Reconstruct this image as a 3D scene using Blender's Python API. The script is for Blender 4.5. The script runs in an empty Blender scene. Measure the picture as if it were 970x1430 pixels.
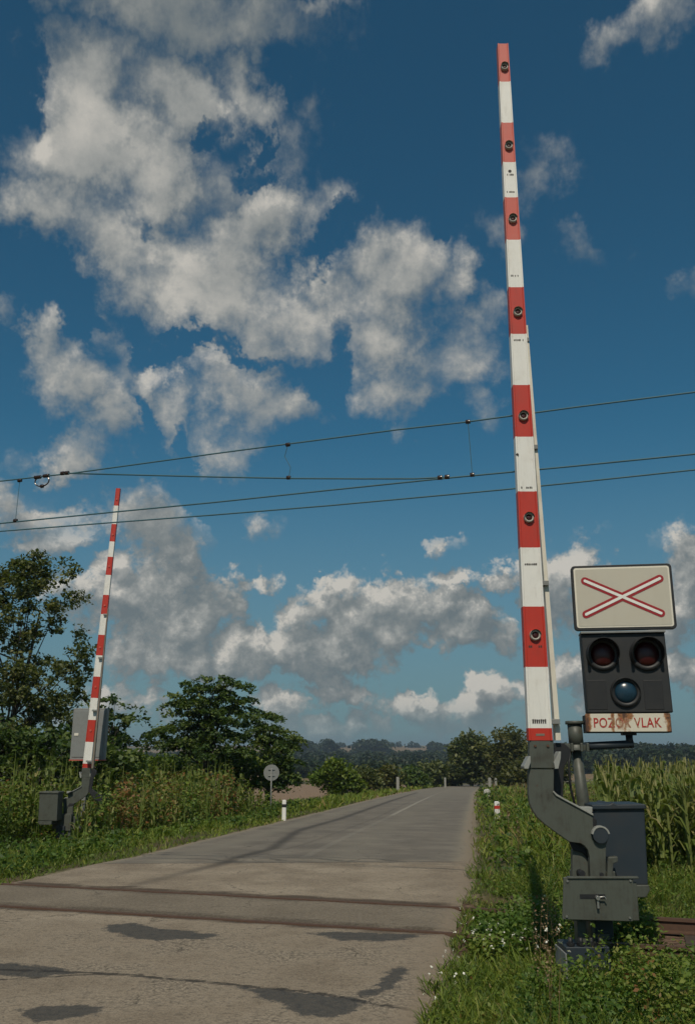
import bpy, bmesh, math, random
import numpy as np
from mathutils import Vector, Matrix

S = bpy.context.scene
C = S.collection
R = math.radians
rnd = random.Random(7)
rng = np.random.default_rng(11)

# ------------------------------------------------------------------ camera
H = 1.7
FPX = 1250.0                      # focal length in pixels of the 970 x 1430 photograph
PITCH = R(15)
cd = bpy.data.cameras.new('camera')
cam = bpy.data.objects.new('camera', cd)
C.objects.link(cam)
cam.location = (0, 0, H)
cam.rotation_euler = (R(90) + PITCH, 0, 0)
cd.sensor_fit = 'VERTICAL'
cd.sensor_height = 36
cd.lens = FPX / 1430 * 36
cd.clip_start = 0.1
cd.clip_end = 20000
S.camera = cam
CP, SP = math.cos(PITCH), math.sin(PITCH)


def ray(px, py):
    dx, dy = (px - 485) / FPX, (715 - py) / FPX
    return Vector((dx, CP - dy * SP, SP + dy * CP))


def at(px, py, Y):
    d = ray(px, py)
    t = Y / d.y
    return Vector((t * d.x, Y, H + t * d.z))


def gat(px, py, z=0.0):
    d = ray(px, py)
    t = (z - H) / d.z
    return Vector((t * d.x, t * d.y, z))


# ------------------------------------------------------------------ light
SUN_EL, SUN_AZ = R(50), R(190)     # azimuth clockwise from +Y (the view direction)
sd = bpy.data.lights.new('sun', 'SUN')
sd.energy = 5.0
sd.angle = R(0.53)
sd.color = (1.0, 0.90, 0.74)
sun = bpy.data.objects.new('sun', sd)
C.objects.link(sun)
sv = Vector((math.sin(SUN_AZ) * math.cos(SUN_EL), math.cos(SUN_AZ) * math.cos(SUN_EL), math.sin(SUN_EL)))
sun.rotation_euler = sv.to_track_quat('Z', 'Y').to_euler()
sun.location = (-20, -20, 40)

S.view_settings.view_transform = 'Standard'
S.view_settings.look = 'None'
S.view_settings.exposure = -0.75
S.view_settings.gamma = 1
S.view_settings.use_curve_mapping = False
S.render.engine = 'CYCLES'
S.cycles.use_adaptive_sampling = True
S.cycles.adaptive_threshold = 0.03
S.cycles.use_denoising = True
S.cycles.max_bounces = 5
S.cycles.diffuse_bounces = 3
S.cycles.glossy_bounces = 2
S.cycles.transmission_bounces = 2
S.cycles.volume_bounces = 0
S.cycles.caustics_reflective = False
S.cycles.caustics_refractive = False


class NT:
    """small helper for writing node trees"""
    def __init__(s, tree):
        s.t = tree
        s.n = tree.nodes
        s.l = tree.links

    def put(s, node, key, v):
        sock = node.inputs[key]
        if isinstance(v, bpy.types.NodeSocket):
            s.l.new(v, sock)
        elif v is not None:
            if hasattr(sock.default_value, '__len__'):
                v = tuple(v)
                if len(v) == 3 and len(sock.default_value) == 4:
                    v = v + (1,)
            sock.default_value = v

    def node(s, kind, out=0, props=None, **ins):
        n = s.n.new(kind)
        for k, v in (props or {}).items():
            setattr(n, k, v)
        for k, v in ins.items():
            k = k.replace('_', ' ')
            s.put(n, k, v)
        return n.outputs[out] if out is not None else n

    def m(s, op, a, b=None, c=None, clamp=False):
        n = s.n.new('ShaderNodeMath')
        n.operation = op
        n.use_clamp = clamp
        s.put(n, 0, a)
        if b is not None:
            s.put(n, 1, b)
        if c is not None:
            s.put(n, 2, c)
        return n.outputs[0]

    def vm(s, op, a, b=None, scale=None):
        n = s.n.new('ShaderNodeVectorMath')
        n.operation = op
        s.put(n, 0, a)
        if b is not None:
            s.put(n, 1, b)
        if scale is not None:
            s.put(n, 'Scale', scale)
        return n.outputs['Value' if op in ('LENGTH', 'DOT_PRODUCT', 'DISTANCE') else 0]

    def ramp(s, v, a, b, lo=0.0, hi=1.0, smooth=True):
        n = s.n.new('ShaderNodeMapRange')
        n.interpolation_type = 'SMOOTHSTEP' if smooth else 'LINEAR'
        s.put(n, 0, v)
        for i, q in zip((1, 2, 3, 4), (a, b, lo, hi)):
            s.put(n, i, q)
        return n.outputs[0]

    def noise(s, vec, scale, detail=2, rough=0.5, out=0, dist=0.0, lac=2.0):
        n = s.n.new('ShaderNodeTexNoise')
        s.put(n, 'Vector', vec)
        n.inputs['Scale'].default_value = scale
        n.inputs['Detail'].default_value = detail
        n.inputs['Roughness'].default_value = rough
        n.inputs['Distortion'].default_value = dist
        n.inputs['Lacunarity'].default_value = lac
        return n.outputs[out]

    def mix(s, f, a, b, mode='MIX'):
        n = s.n.new('ShaderNodeMix')
        n.data_type = 'RGBA'
        n.blend_type = mode
        s.put(n, 0, f)
        s.put(n, 6, a)
        s.put(n, 7, b)
        return n.outputs[2]

    def sep(s, v):
        n = s.n.new('ShaderNodeSeparateXYZ')
        s.put(n, 0, v)
        return n.outputs

    def comb(s, x, y, z=0.0):
        n = s.n.new('ShaderNodeCombineXYZ')
        s.put(n, 0, x)
        s.put(n, 1, y)
        s.put(n, 2, z)
        return n.outputs[0]


# ------------------------------------------------------------------ sky with clouds (world)
SKY_TINT = (0.35, 0.87, 0.90)
W = bpy.data.worlds.new('World')
S.world = W
W.use_nodes = True
W.node_tree.nodes.clear()


def uv_of(px, py):
    d = ray(px, py).normalized()
    return (math.atan2(d.x, d.y), math.asin(d.z))


# each cloud bank: centre x, y, half width, half height, turn (degrees), thickness
CLOUDS = [
    (170, -10, 300, 66, 0, 1.0), (420, 2, 70, 24, 10, .7),
    (120, 110, 95, 80, 20, 1.0), (235, 105, 90, 70, -20, 1.1), (130, 200, 120, 95, 0, 1.3), (60, 280, 75, 60, 0, 1.1),
    (345, 135, 70, 45, -40, .95), (230, 215, 60, 90, 0, 1.15), (290, 250, 80, 60, 0, .6), (170, 330, 120, 60, -25, 1.0),
    (360, 320, 105, 62, 15, 1.15), (290, 390, 140, 75, -15, 1.15), (420, 430, 95, 50, -8, .95), (350, 455, 60, 30, 0, .7),
    (450, 180, 45, 32, -40, .5), (365, 78, 26, 20, -40, .5), (405, 225, 40, 60, 0, .45),
    (560, 400, 85, 75, 20, 1.05), (640, 385, 28, 60, -10, .8), (520, 480, 55, 60, 0, .9), (540, 545, 62, 45, 20, .85),
    (640, 480, 80, 45, 15, .7), (690, 420, 30, 38, 20, .5), (670, 545, 34, 34, 0, .45), (470, 420, 60, 40, 0, .7),
    (62, 455, 26, 45, -15, .8), (95, 505, 62, 55, -30, .95), (155, 440, 32, 45, 0, .65), (150, 570, 50, 60, 0, .95),
    (110, 628, 42, 40, 0, .85), (45, 640, 30, 25, 0, .3), (220, 525, 30, 50, -20, .9), (250, 580, 42, 60, -10, .9),
    (335, 525, 80, 58, -25, 1.0), (385, 575, 60, 50, 0, .9), (320, 615, 45, 52, 0, .7), (180, 500, 40, 60, 0, .45),
    (25, 700, 40, 30, 0, .65), (90, 742, 70, 22, 0, .65), (205, 720, 50, 50, 0, .8), (220, 790, 58, 62, 0, .82),
    (180, 850, 78, 56, 0, .82), (270, 862, 60, 34, 25, 1.1), (240, 915, 100, 32, 0, .85), (360, 915, 90, 34, 0, 1.05),
    (460, 840, 66, 32, 10, .95), (500, 885, 88, 44, 20, 1.0), (590, 855, 88, 43, -20, 1.0), (640, 880, 72, 32, 0, 1.0),
    (440, 915, 90, 34, 0, 1.0), (470, 965, 62, 15, 0, .75), (565, 978, 56, 22, 0, .95), (675, 975, 52, 24, 10, .95),
    (620, 810, 30, 13, 12, .6), (608, 757, 16, 12, 0, .5), (350, 812, 30, 14, 0, .38), (700, 800, 40, 20, 10, .75),
    (785, 815, 50, 60, -20, .9), (790, 935, 30, 25, 0, .8), (965, 800, 35, 50, 0, .95), (950, 870, 45, 40, 0, .9),
    (950, 935, 50, 22, 0, .85), (760, 235, 48, 40, 20, .38), (900, 35, 75, 48, 0, .68), (820, 340, 42, 26, -20, .3),
    (955, 370, 38, 26, 20, .36), (690, 300, 40, 26, -30, .32), (450, 1012, 90, 16, 0, .55), (640, 1010, 90, 14, 0, .5),
    (170, 985, 70, 24, 0, .55), (410, 985, 40, 14, 0, .6), (8, 180, 22, 45, 0, .45), (10, 440, 22, 26, 0, .4), (850, 975, 60, 14, 0, .5), (360, 740, 24, 16, 0, .32),
]
# thin places and holes
HOLES = [(285, 158, 11, 30, -25, .55), (272, 190, 9, 14, 10, .35), (355, 215, 26, 16, 25, .55), (345, 248, 34, 14, -10, .5), (160, 205, 18, 12, 20, .3),
         (213, 305, 12, 14, 30, .32), (226, 316, 10, 7, 0, .25), (335, 390, 70, 16, 0, .14), (468, 335, 16, 34, 25, .7), (462, 375, 14, 20, 0, .5), (240, 375, 30, 14, -20, .18),
         (205, 640, 30, 30, 0, .3), (240, 470, 60, 18, 5, .75), (330, 478, 60, 10, 0, .5), (470, 500, 22, 60, 0, .7), (440, 530, 20, 40, 0, .4), (200, 470, 14, 40, 0, .5),
         (100, 425, 26, 40, 20, .7), (110, 400, 60, 14, -20, .6), (265, 620, 14, 30, 0, .6), (205, 590, 14, 30, 0, .6), (290, 700, 30, 40, 0, .5),
         (590, 620, 40, 20, 0, .4), (600, 340, 10, 26, 0, .5), (40, 120, 20, 60, 10, .6)]


def bank(chain, g, QX, QY, b):
    """thickness of one cloud bank: k at its centre, 0 at its rim, negative beyond"""
    cx, cy, rx, ry, ang, k = b
    q = g.comb(QX, QY, chain)     # the running value rides in z so that the nodes are evaluated one after another
    u, v = uv_of(cx, cy)
    u2, _ = uv_of(cx + 5, cy)
    _, v2 = uv_of(cx, cy - 5)
    gw = 1.3 if v < .3 else 1.20
    su, sv_ = (u2 - u) / 5 * rx * gw, (v2 - v) / 5 * ry * gw
    if ang == 0:
        p = g.vm('MULTIPLY_ADD', q, (1 / su, 1 / sv_, 1e-6))
        p.node.inputs[2].default_value = (-u / su, -v / sv_, 0)
        r2 = g.vm('DOT_PRODUCT', p, p)
    else:
        ca, sa = math.cos(R(ang)), math.sin(R(ang))
        a = g.m('ADD', g.vm('DOT_PRODUCT', q, (ca / su, sa / su, 1e-6)), -(u * ca + v * sa) / su)
        c = g.m('ADD', g.vm('DOT_PRODUCT', q, (-sa / sv_, ca / sv_, 1e-6)), -(-u * sa + v * ca) / sv_)
        r2 = g.m('MULTIPLY_ADD', c, c, g.m('MULTIPLY', a, a))
    return g.m('MULTIPLY_ADD', r2, -k, k)


def density_group(name, clouds, holes, fine):
    dg = bpy.data.node_groups.new(name, 'ShaderNodeTree')
    dg.interface.new_socket('P', in_out='INPUT', socket_type='NodeSocketVector')
    dg.interface.new_socket('D', in_out='OUTPUT', socket_type='NodeSocketFloat')
    g = NT(dg)
    P = g.n.new('NodeGroupInput').outputs[0]
    go = g.n.new('NodeGroupOutput')
    w1 = g.vm('SCALE', g.vm('SUBTRACT', g.noise(P, 9.0 if fine else 7.0, 1, .55, out=1), (.5, .5, .5)), scale=0.07 if fine else 0.10)
    w2 = g.vm('SCALE', g.vm('SUBTRACT', g.noise(P, 24.0, 4, .68, out=1), (.5, .5, .5)), scale=0.055 if fine else .075)
    QX, QY, _z = g.sep(g.vm('ADD', g.vm('ADD', P, w1), w2))[0:3]
    acc = None
    for b in clouds:
        x = bank(0.0 if acc is None else acc, g, QX, QY, b)
        acc = x if acc is None else g.m('SMOOTH_MAX', acc, x, 0.12)
    acc = g.m('MAXIMUM', acc, -0.7)
    for b in holes:
        acc = g.m('SUBTRACT', acc, g.m('MAXIMUM', bank(acc, g, QX, QY, b), 0.0))
    fb = g.noise(P, 26.0 if fine else 13.0, 7, .66 if fine else .64)
    acc = g.m('ADD', acc, g.m('MULTIPLY_ADD', fb, 2.2 if fine else 2.1, -1.10 if fine else -1.12))
    if fine:                       # heaped clouds: rounded puffs
        for sc_, am in ((26.0, .70), (70.0, .34)):
            v = g.n.new('ShaderNodeTexVoronoi')
            v.feature = 'SMOOTH_F1'
            v.inputs['Scale'].default_value = sc_
            v.inputs['Smoothness'].default_value = .35
            v.voronoi_dimensions = '2D'
            g.l.new(g.comb(QX, QY, 0.0), v.inputs['Vector'])
            acc = g.m('ADD', acc, g.m('MULTIPLY_ADD', v.outputs['Distance'], -am, am * .42))
    g.l.new(acc, go.inputs[0])
    return dg


w = NT(W.node_tree)
tc = w.n.new('ShaderNodeTexCoord').outputs['Generated']
dx_, dy_, dz_ = w.sep(w.vm('NORMALIZE', tc))[0:3]
uu = w.m('ARCTAN2', dx_, dy_)
vv = w.m('ARCSINE', dz_)
PP = w.comb(uu, vv, 0.0)
sky = w.node('ShaderNodeTexSky', props={'sky_type': 'NISHITA', 'sun_disc': False, 'sun_elevation': SUN_EL,
             'sun_rotation': SUN_AZ, 'altitude': 200.0, 'air_density': 1.0, 'dust_density': 0.4, 'ozone_density': 3.0})
SKYGAIN = 16.0
skyc = w.vm('MULTIPLY', sky, SKY_TINT)
veil = w.ramp(vv, .36, .0, 0, .80)
skyc = w.mix(veil, skyc, tuple(SKYGAIN * q for q in (.155, .225, .265)))
skyc = w.mix(w.ramp(vv, 0.0, -.12), skyc, tuple(SKYGAIN * q for q in (.05, .055, .045)))
ccol = bpy.data.node_groups.new('cloud_colour', 'ShaderNodeTree')
ccol.interface.new_socket('B', in_out='INPUT', socket_type='NodeSocketFloat')
ccol.interface.new_socket('Colour', in_out='OUTPUT', socket_type='NodeSocketColor')
g = NT(ccol)
cr = g.n.new('ShaderNodeValToRGB')
g.l.new(g.n.new('NodeGroupInput').outputs[0], cr.inputs[0])
g.l.new(cr.outputs[0], g.n.new('NodeGroupOutput').inputs[0])
ce = cr.color_ramp.elements
ce[0].position, ce[0].color = 0.0, (.150, .180, .192, 1)
ce[1].position, ce[1].color = 1.0, (.60, .57, .51, 1)
e = ce.new(.35); e.color = (.215, .235, .235, 1)
e = ce.new(.7); e.color = (.36, .365, .345, 1)
BGS = 0.1


def cloud_shader(name, vlo, vhi, low):
    ev = lambda b: uv_of(b[0], b[1])[1]
    hv = lambda b: max(b[2], b[3]) / FPX * 1.6 + .03
    cl = [b for b in CLOUDS if vlo - hv(b) < ev(b) < vhi + hv(b)]
    ho = [b for b in HOLES if vlo - hv(b) < ev(b) < vhi + hv(b)]
    dg = density_group(name, cl, ho, low)

    def dens(vec):
        n = w.n.new('ShaderNodeGroup')
        n.node_tree = dg
        w.put(n, 0, vec)
        return n.outputs[0]
    d0 = dens(PP)
    # the second reading, a little nearer the sun, waits for the first (keeps the node stack small)
    d1 = dens(w.vm('ADD', PP, w.comb(-.010, .020, w.m('MULTIPLY', d0, 1e-7))))
    lw = w.ramp(vv, .20, .36, 1.0, 0.0)                    # nearer the horizon: heaped clouds with crisper rims
    alpha = w.m('MULTIPLY', w.ramp(d0, -.05, w.m('MULTIPLY_ADD', lw, -.50, 1.05)), w.ramp(vv, .0, .06, .25, .94))
    relief = w.m('MULTIPLY', w.m('SUBTRACT', d0, d1), w.m('MULTIPLY_ADD', lw, .48, .25))
    big = w.noise(PP, 8.0, 1.5, .5)
    bri = w.m('ADD', w.m('ADD', relief, w.m('MULTIPLY_ADD', lw, -.13, .48)), w.m('MULTIPLY_ADD', big, 1.0, -.5))
    bri = w.m('SUBTRACT', bri, w.m('MULTIPLY', w.m('MULTIPLY', w.ramp(vv, .66, .735), w.ramp(uu, .1, -.05)), .42))
    bri = w.m('ADD', bri, w.m('MULTIPLY', w.ramp(d0, .25, 1.2), w.m('MULTIPLY_ADD', lw, -.30, .28)), clamp=True)
    n = w.n.new('ShaderNodeGroup')
    n.node_tree = ccol
    w.put(n, 0, bri)
    fin = w.mix(alpha, skyc, w.vm('SCALE', n.outputs[0], scale=SKYGAIN))
    return w.node('ShaderNodeBackground', Color=fin, Strength=BGS)


def choose(fac, a, b):
    n = w.n.new('ShaderNodeMixShader')
    w.put(n, 0, fac)
    w.l.new(a, n.inputs[1])
    w.l.new(b, n.inputs[2])
    return n.outputs[0]


V1, V2 = .235, .41
c_low = cloud_shader('low_clouds', -1, V1, True)
c_mid = cloud_shader('middle_clouds', V1, V2, False)
c_top = cloud_shader('high_clouds', V2, 2, False)
# plainer clouds over the rest of the sky
ga = w.m('MULTIPLY', w.ramp(w.noise(PP, 3.2, 5, .55), .47, .66), w.ramp(vv, 0.0, .1, 0, .9))
rest = w.node('ShaderNodeBackground', Color=w.mix(ga, skyc, tuple(SKYGAIN * q for q in (.34, .34, .31))), Strength=BGS)
front = choose(w.ramp(vv, V1 - .035, V1 + .035), c_low, choose(w.m('GREATER_THAN', vv, V2), c_mid, c_top))
off = w.m('MAXIMUM', w.m('GREATER_THAN', w.m('ABSOLUTE', uu), .62),
          w.m('MAXIMUM', w.m('GREATER_THAN', vv, .86), w.m('LESS_THAN', vv, -.005)))
wo = w.n.new('ShaderNodeOutputWorld')
w.l.new(choose(off, front, rest), wo.inputs[0])
W.cycles.sampling_method = 'MANUAL'
W.cycles.sample_map_resolution = 256

# ------------------------------------------------------------------ general helpers
def tag(o, label=None, cat=None, group=None, kind=None):
    if label: o['label'] = label
    if cat: o['category'] = cat
    if group: o['group'] = group
    if kind: o['kind'] = kind
    return o


def thing(name, label, cat, loc=(0, 0, 0), rz=0.0, group=None):
    o = bpy.data.objects.new(name, None)
    C.objects.link(o)
    o.empty_display_size = 0.2
    o.location = loc
    o.rotation_euler = (0, 0, rz)
    return tag(o, label, cat, group)


def link(name, me, mats, parent=None, bevel=0.0, smooth=False):
    o = bpy.data.objects.new(name, me)
    C.objects.link(o)
    for m_ in (mats if isinstance(mats, (list, tuple)) else [mats]):
        me.materials.append(m_)
    if parent is not None:
        o.parent = parent
    if smooth:
        me.polygons.foreach_set('use_smooth', [True] * len(me.polygons))
    if bevel:
        b = o.modifiers.new('bevel', 'BEVEL')
        b.width = bevel
        b.segments = 2
        b.limit_method = 'ANGLE'
        b.angle_limit = R(35)
    return o


def npmesh(name, V, F, attrs=None, fattr=None):
    """mesh from arrays; F is (n, k) of one polygon size or a list of such arrays"""
    me = bpy.data.meshes.new(name)
    Fs = F if isinstance(F, list) else [F]
    Fs = [f for f in Fs if len(f)]
    loops = np.concatenate([f.ravel() for f in Fs]).astype(np.int32)
    sizes = np.concatenate([np.full(len(f), f.shape[1]) for f in Fs]).astype(np.int32)
    me.vertices.add(len(V))
    me.vertices.foreach_set('co', np.asarray(V, np.float32).ravel())
    me.loops.add(len(loops))
    me.loops.foreach_set('vertex_index', loops)
    me.polygons.add(len(sizes))
    me.polygons.foreach_set('loop_start', np.concatenate([[0], np.cumsum(sizes)[:-1]]).astype(np.int32))
    for k, a in (attrs or {}).items():
        at_ = me.attributes.new(k, 'FLOAT', 'POINT')
        at_.data.foreach_set('value', np.asarray(a, np.float32).ravel())
    me.update(calc_edges=True)
    me.validate()
    return me


class MB:
    """collects solids in one bmesh"""
    def __init__(s):
        s.bm = bmesh.new()
        s.mi = 0

    def _fin(s, vs, fs):
        for f in fs:
            f.material_index = s.mi
        return vs

    def box(s, x0, x1, y0, y1, z0, z1, M=None):
        vs = [s.bm.verts.new((x, y, z)) for z in (z0, z1) for y in (y0, y1) for x in (x0, x1)]
        fs = [s.bm.faces.new([vs[i] for i in q]) for q in
              ((0, 2, 3, 1), (4, 5, 7, 6), (0, 1, 5, 4), (2, 6, 7, 3), (0, 4, 6, 2), (1, 3, 7, 5))]
        if M is not None:
            for v in vs: v.co = M @ v.co
        return s._fin(vs, fs)

    def prism(s, pts, y0, y1, M=None):
        """outline in x, z pulled from y0 to y1"""
        area = sum(a[0] * b[1] - b[0] * a[1] for a, b in zip(pts, pts[1:] + pts[:1]))
        if area < 0: pts = pts[::-1]
        A = [s.bm.verts.new((x, y0, z)) for x, z in pts]
        B = [s.bm.verts.new((x, y1, z)) for x, z in pts]
        n = len(pts)
        fs = [s.bm.faces.new(A), s.bm.faces.new(B[::-1])]
        fs += [s.bm.faces.new((A[i], B[i], B[(i + 1) % n], A[(i + 1) % n])) for i in range(n)]
        if M is not None:
            for v in A + B: v.co = M @ v.co
        return s._fin(A + B, fs)

    def tube(s, pts, rad, n=10, caps=True):
        pts = [Vector(p) for p in pts]
        rad = rad if isinstance(rad, (list, tuple)) else [rad] * len(pts)
        rings = []
        up = Vector((0, 0, 1))
        d0 = (pts[1] - pts[0]).normalized()
        ref = d0.cross(up)
        if ref.length < .1: ref = Vector((1, 0, 0))
        ref.normalize()
        for i, p in enumerate(pts):
            d = (pts[min(i + 1, len(pts) - 1)] - pts[max(i - 1, 0)]).normalized()
            ref = (ref - d * ref.dot(d)).normalized()
            b = d.cross(ref)
            rings.append([s.bm.verts.new(p + (ref * math.cos(2 * math.pi * k / n) + b * math.sin(2 * math.pi * k / n)) * rad[i]) for k in range(n)])
        fs = []
        for a, b in zip(rings, rings[1:]):
            fs += [s.bm.faces.new((a[k], a[(k + 1) % n], b[(k + 1) % n], b[k])) for k in range(n)]
        if caps:
            fs += [s.bm.faces.new(rings[0][::-1]), s.bm.faces.new(rings[-1])]
        for f in fs: f.smooth = n > 6
        if caps: fs[-1].smooth = fs[-2].smooth = False
        return s._fin([v for r_ in rings for v in r_], fs)

    def cyl(s, c, axis, r, depth, n=24, r2=None):
        c, axis = Vector(c), Vector(axis).normalized()
        return s.tube([c - axis * depth / 2, c + axis * depth / 2], [r, r if r2 is None else r2], n)

    def build(s, name, mats, parent=None, bevel=0.0, gap=.002):
        """one object; solids that stand apart become objects of the same name"""
        bmesh.ops.recalc_face_normals(s.bm, faces=s.bm.faces)
        seen, isl = set(), []
        for v in s.bm.verts:
            if v in seen: continue
            st, comp = [v], []
            seen.add(v)
            while st:
                a = st.pop(); comp.append(a)
                for e in a.link_edges:
                    b = e.other_vert(a)
                    if b not in seen: seen.add(b); st.append(b)
            isl.append(comp)
        bb = [[min(v.co[i] for v in c) for i in range(3)] + [max(v.co[i] for v in c) for i in range(3)] for c in isl]
        gid = list(range(len(isl)))
        for i in range(len(isl)):
            for j in range(i):
                if all(bb[i][k] - gap <= bb[j][k + 3] and bb[j][k] - gap <= bb[i][k + 3] for k in range(3)):
                    a, b = gid[i], gid[j]
                    gid = [b if q == a else q for q in gid]
        gs = sorted(set(gid))
        if len(gs) > 1:
            out = None
            for g0 in gs:
                m2 = MB(); mp = {}
                for q, c in zip(gid, isl):
                    if q == g0:
                        for v in c: mp[v] = m2.bm.verts.new(v.co)
                for f in s.bm.faces:
                    if f.verts[0] in mp:
                        nf = m2.bm.faces.new([mp[v] for v in f.verts]); nf.material_index = f.material_index; nf.smooth = f.smooth
                me = bpy.data.meshes.new(name)
                m2.bm.to_mesh(me); m2.bm.free()
                o = link(name, me, mats, parent, bevel)
                out = out or o
            s.bm.free()
            return out
        me = bpy.data.meshes.new(name)
        s.bm.to_mesh(me)
        s.bm.free()
        return link(name, me, mats, parent, bevel)


# ------------------------------------------------------------------ materials
def mat(name, build):
    m_ = bpy.data.materials.new(name)
    m_.use_nodes = True
    m_.node_tree.nodes.clear()
    t = NT(m_.node_tree)
    out = t.n.new('ShaderNodeOutputMaterial')
    t.l.new(build(t), out.inputs[0])
    return m_


def opos(t):
    return t.n.new('ShaderNodeTexCoord').outputs['Object']


def bump(t, h, strength=.3, dist=.01):
    n = t.n.new('ShaderNodeBump')
    n.inputs['Strength'].default_value = strength
    n.inputs['Distance'].default_value = dist
    t.l.new(h, n.inputs['Height'])
    return n.outputs[0]


def pbsdf(t, col, rough=.6, metal=0.0, normal=None, spec=.5):
    n = t.n.new('ShaderNodeBsdfPrincipled')
    t.put(n, 'Base Color', col)
    t.put(n, 'Roughness', rough)
    t.put(n, 'Metallic', metal)
    t.put(n, 'Specular IOR Level', spec)
    if normal is not None: t.l.new(normal, n.inputs['Normal'])
    return n.outputs[0]


def paint(name, col, rough=.5, dirt=(.10, .085, .06), amt=.35, scale=9.0, chips=0.0, metal=0.0):
    def f(t):
        p = opos(t)
        n1 = t.noise(p, scale, 6, .65)
        n2 = t.noise(t.vm('MULTIPLY', p, (5, 5, .7)), scale * 1.3, 4, .6)
        k = t.m('MULTIPLY', t.m('ADD', t.ramp(n1, .42, .75), t.m('MULTIPLY', t.ramp(n2, .5, .8), .7)), amt, clamp=True)
        c = t.mix(k, col, dirt)
        c = t.mix(1.0, c, t.mix(n1, (.82, .82, .82), (1.12, 1.12, 1.12)), 'MULTIPLY')
        if chips:
            c = t.mix(t.m('MULTIPLY', t.ramp(t.noise(p, scale * 4, 5, .7), .64, .70), chips), c, (.09, .035, .015))
        return pbsdf(t, c, t.m('MULTIPLY_ADD', n1, .25, rough - .12), metal, bump(t, n1, .15, .004))
    return mat(name, f)


M = {}
M['grey'] = paint('grey_machine_paint', (.080, .089, .074), .5, (.032, .028, .02), .65, 7, chips=.6)
M['bluegrey'] = paint('blue_grey_paint', (.020, .031, .042), .55, (.03, .03, .03), .5, 7)
M['lightgrey'] = paint('light_grey_sunlit_edges', (.30, .31, .29), .5, (.08, .07, .05), .4, 7)  # paler than the arm: sun on flange and pivot edges put into the grey
M['black'] = paint('black_paint', (.012, .013, .015), .55, (.03, .028, .025), .3, 9)
M['housing'] = paint('signal_black_paint', (.016, .018, .020), .6, (.035, .033, .03), .4, 6)
M['white'] = paint('white_reflective_paint', (.80, .79, .75), .45, (.35, .31, .25), .28, 5, chips=.10)
M['red'] = paint('red_reflective_paint', (.50, .035, .018), .45, (.16, .03, .02), .3, 5)
M['fadedred'] = paint('sun_faded_red_paint', (.56, .10, .07), .5, (.45, .14, .11), .5, 7)
M['brace'] = paint('cream_white_paint', (.74, .70, .60), .5, (.2, .17, .12), .35, 4)
M['ink'] = paint('dark_stencil_ink', (.03, .025, .025), .7)
M['steel'] = paint('zinc_steel', (.42, .42, .40), .35, (.15, .12, .09), .4, 14, metal=.7)
M['rust'] = paint('rusty_steel', (.095, .050, .030), .75, (.05, .03, .02), .6, 20)
M['railtop'] = paint('rail_steel', (.062, .050, .040), .6, (.05, .033, .024), .6, 12, metal=.2)
M['wood'] = paint('tarred_sleeper_wood', (.055, .038, .027), .85, (.10, .07, .05), .5, 12)
M['rim'] = paint('pale_lamp_rim', (.45, .43, .38), .4, (.12, .10, .08), .4, 30)
M['galv'] = paint('weathered_galvanised_steel', (.22, .23, .225), .55, (.12, .11, .1), .4, 8)
M['brown'] = paint('dull_brown_paint', (.20, .165, .13), .6, (.09, .07, .05), .5, 5)  # plain brown, also used as painted shade on the far stay
M['wire'] = paint('tarnished_copper_wire', (.05, .13, .16), .6, (.03, .06, .07), .3, 3)
M['porcelain'] = paint('dark_insulator', (.035, .02, .015), .25, (.05, .04, .03), .3, 9)
M['stone'] = paint('pale_concrete', (.5, .49, .45), .8, (.2, .18, .15), .4, 9)


def foliage(name, cols, rough=.55, trans=.30):
    """colour of each leaf from its own number (attribute tint), a little translucent"""
    def f(t):
        a = t.n.new('ShaderNodeAttribute')
        a.attribute_name = 'tint'
        cr_ = t.n.new('ShaderNodeValToRGB')
        t.l.new(a.outputs['Fac'], cr_.inputs[0])
        el = cr_.color_ramp.elements
        for i, (p_, c_) in enumerate(cols):
            q = el[i] if i < 2 else el.new(p_)
            q.position = p_
            q.color = tuple(c_) + (1,)
        c = cr_.outputs[0]
        b = pbsdf(t, c, rough, 0, None, .35)
        tr = t.n.new('ShaderNodeBsdfTranslucent')
        t.l.new(t.mix(1.0, c, (1.25, 1.35, .55), 'MULTIPLY'), tr.inputs[0])
        mx = t.n.new('ShaderNodeMixShader')
        mx.inputs[0].default_value = trans
        t.l.new(b, mx.inputs[1])
        t.l.new(tr.outputs[0], mx.inputs[2])
        return mx.outputs[0]
    return mat(name, f)


M['grass'] = foliage('verge_grass', [(0, (0.059, 0.100, 0.012)), (1, (0.300, 0.224, 0.083)), (.35, (0.124, 0.183, 0.021)), (.7, (0.212, 0.248, 0.038)), (.88, (0.212, 0.177, 0.059))])
M['weed'] = foliage('broad_leaved_weeds', [(0, (0.033, 0.073, 0.012)), (1, (0.212, 0.100, 0.033)), (.4, (0.085, 0.153, 0.021)), (.75, (0.177, 0.230, 0.038)), (.92, (0.189, 0.142, 0.041))])
M['maize'] = foliage('maize_leaves', [(0, (0.063, 0.094, 0.018)), (1, (0.300, 0.265, 0.109)), (.45, (0.121, 0.167, 0.034)), (.85, (0.196, 0.218, 0.063))])
M['seed'] = foliage('seed_heads', [(0, (.17, .10, .055)), (1, (.30, .23, .13))], trans=.15)
M['petal'] = foliage('white_petals', [(0, (.75, .75, .70)), (1, (.82, .80, .70))], trans=.2)
M['leaf_poplar'] = foliage('poplar_leaves', [(0, (0.046, 0.071, 0.023)), (1, (0.230, 0.230, 0.092)), (.5, (0.109, 0.132, 0.044))], trans=.38)
M['leaf_dark'] = foliage('dark_compound_leaves', [(0, (0.034, 0.070, 0.019)), (1, (0.169, 0.203, 0.054)), (.5, (0.078, 0.128, 0.032))], trans=.38)
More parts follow.
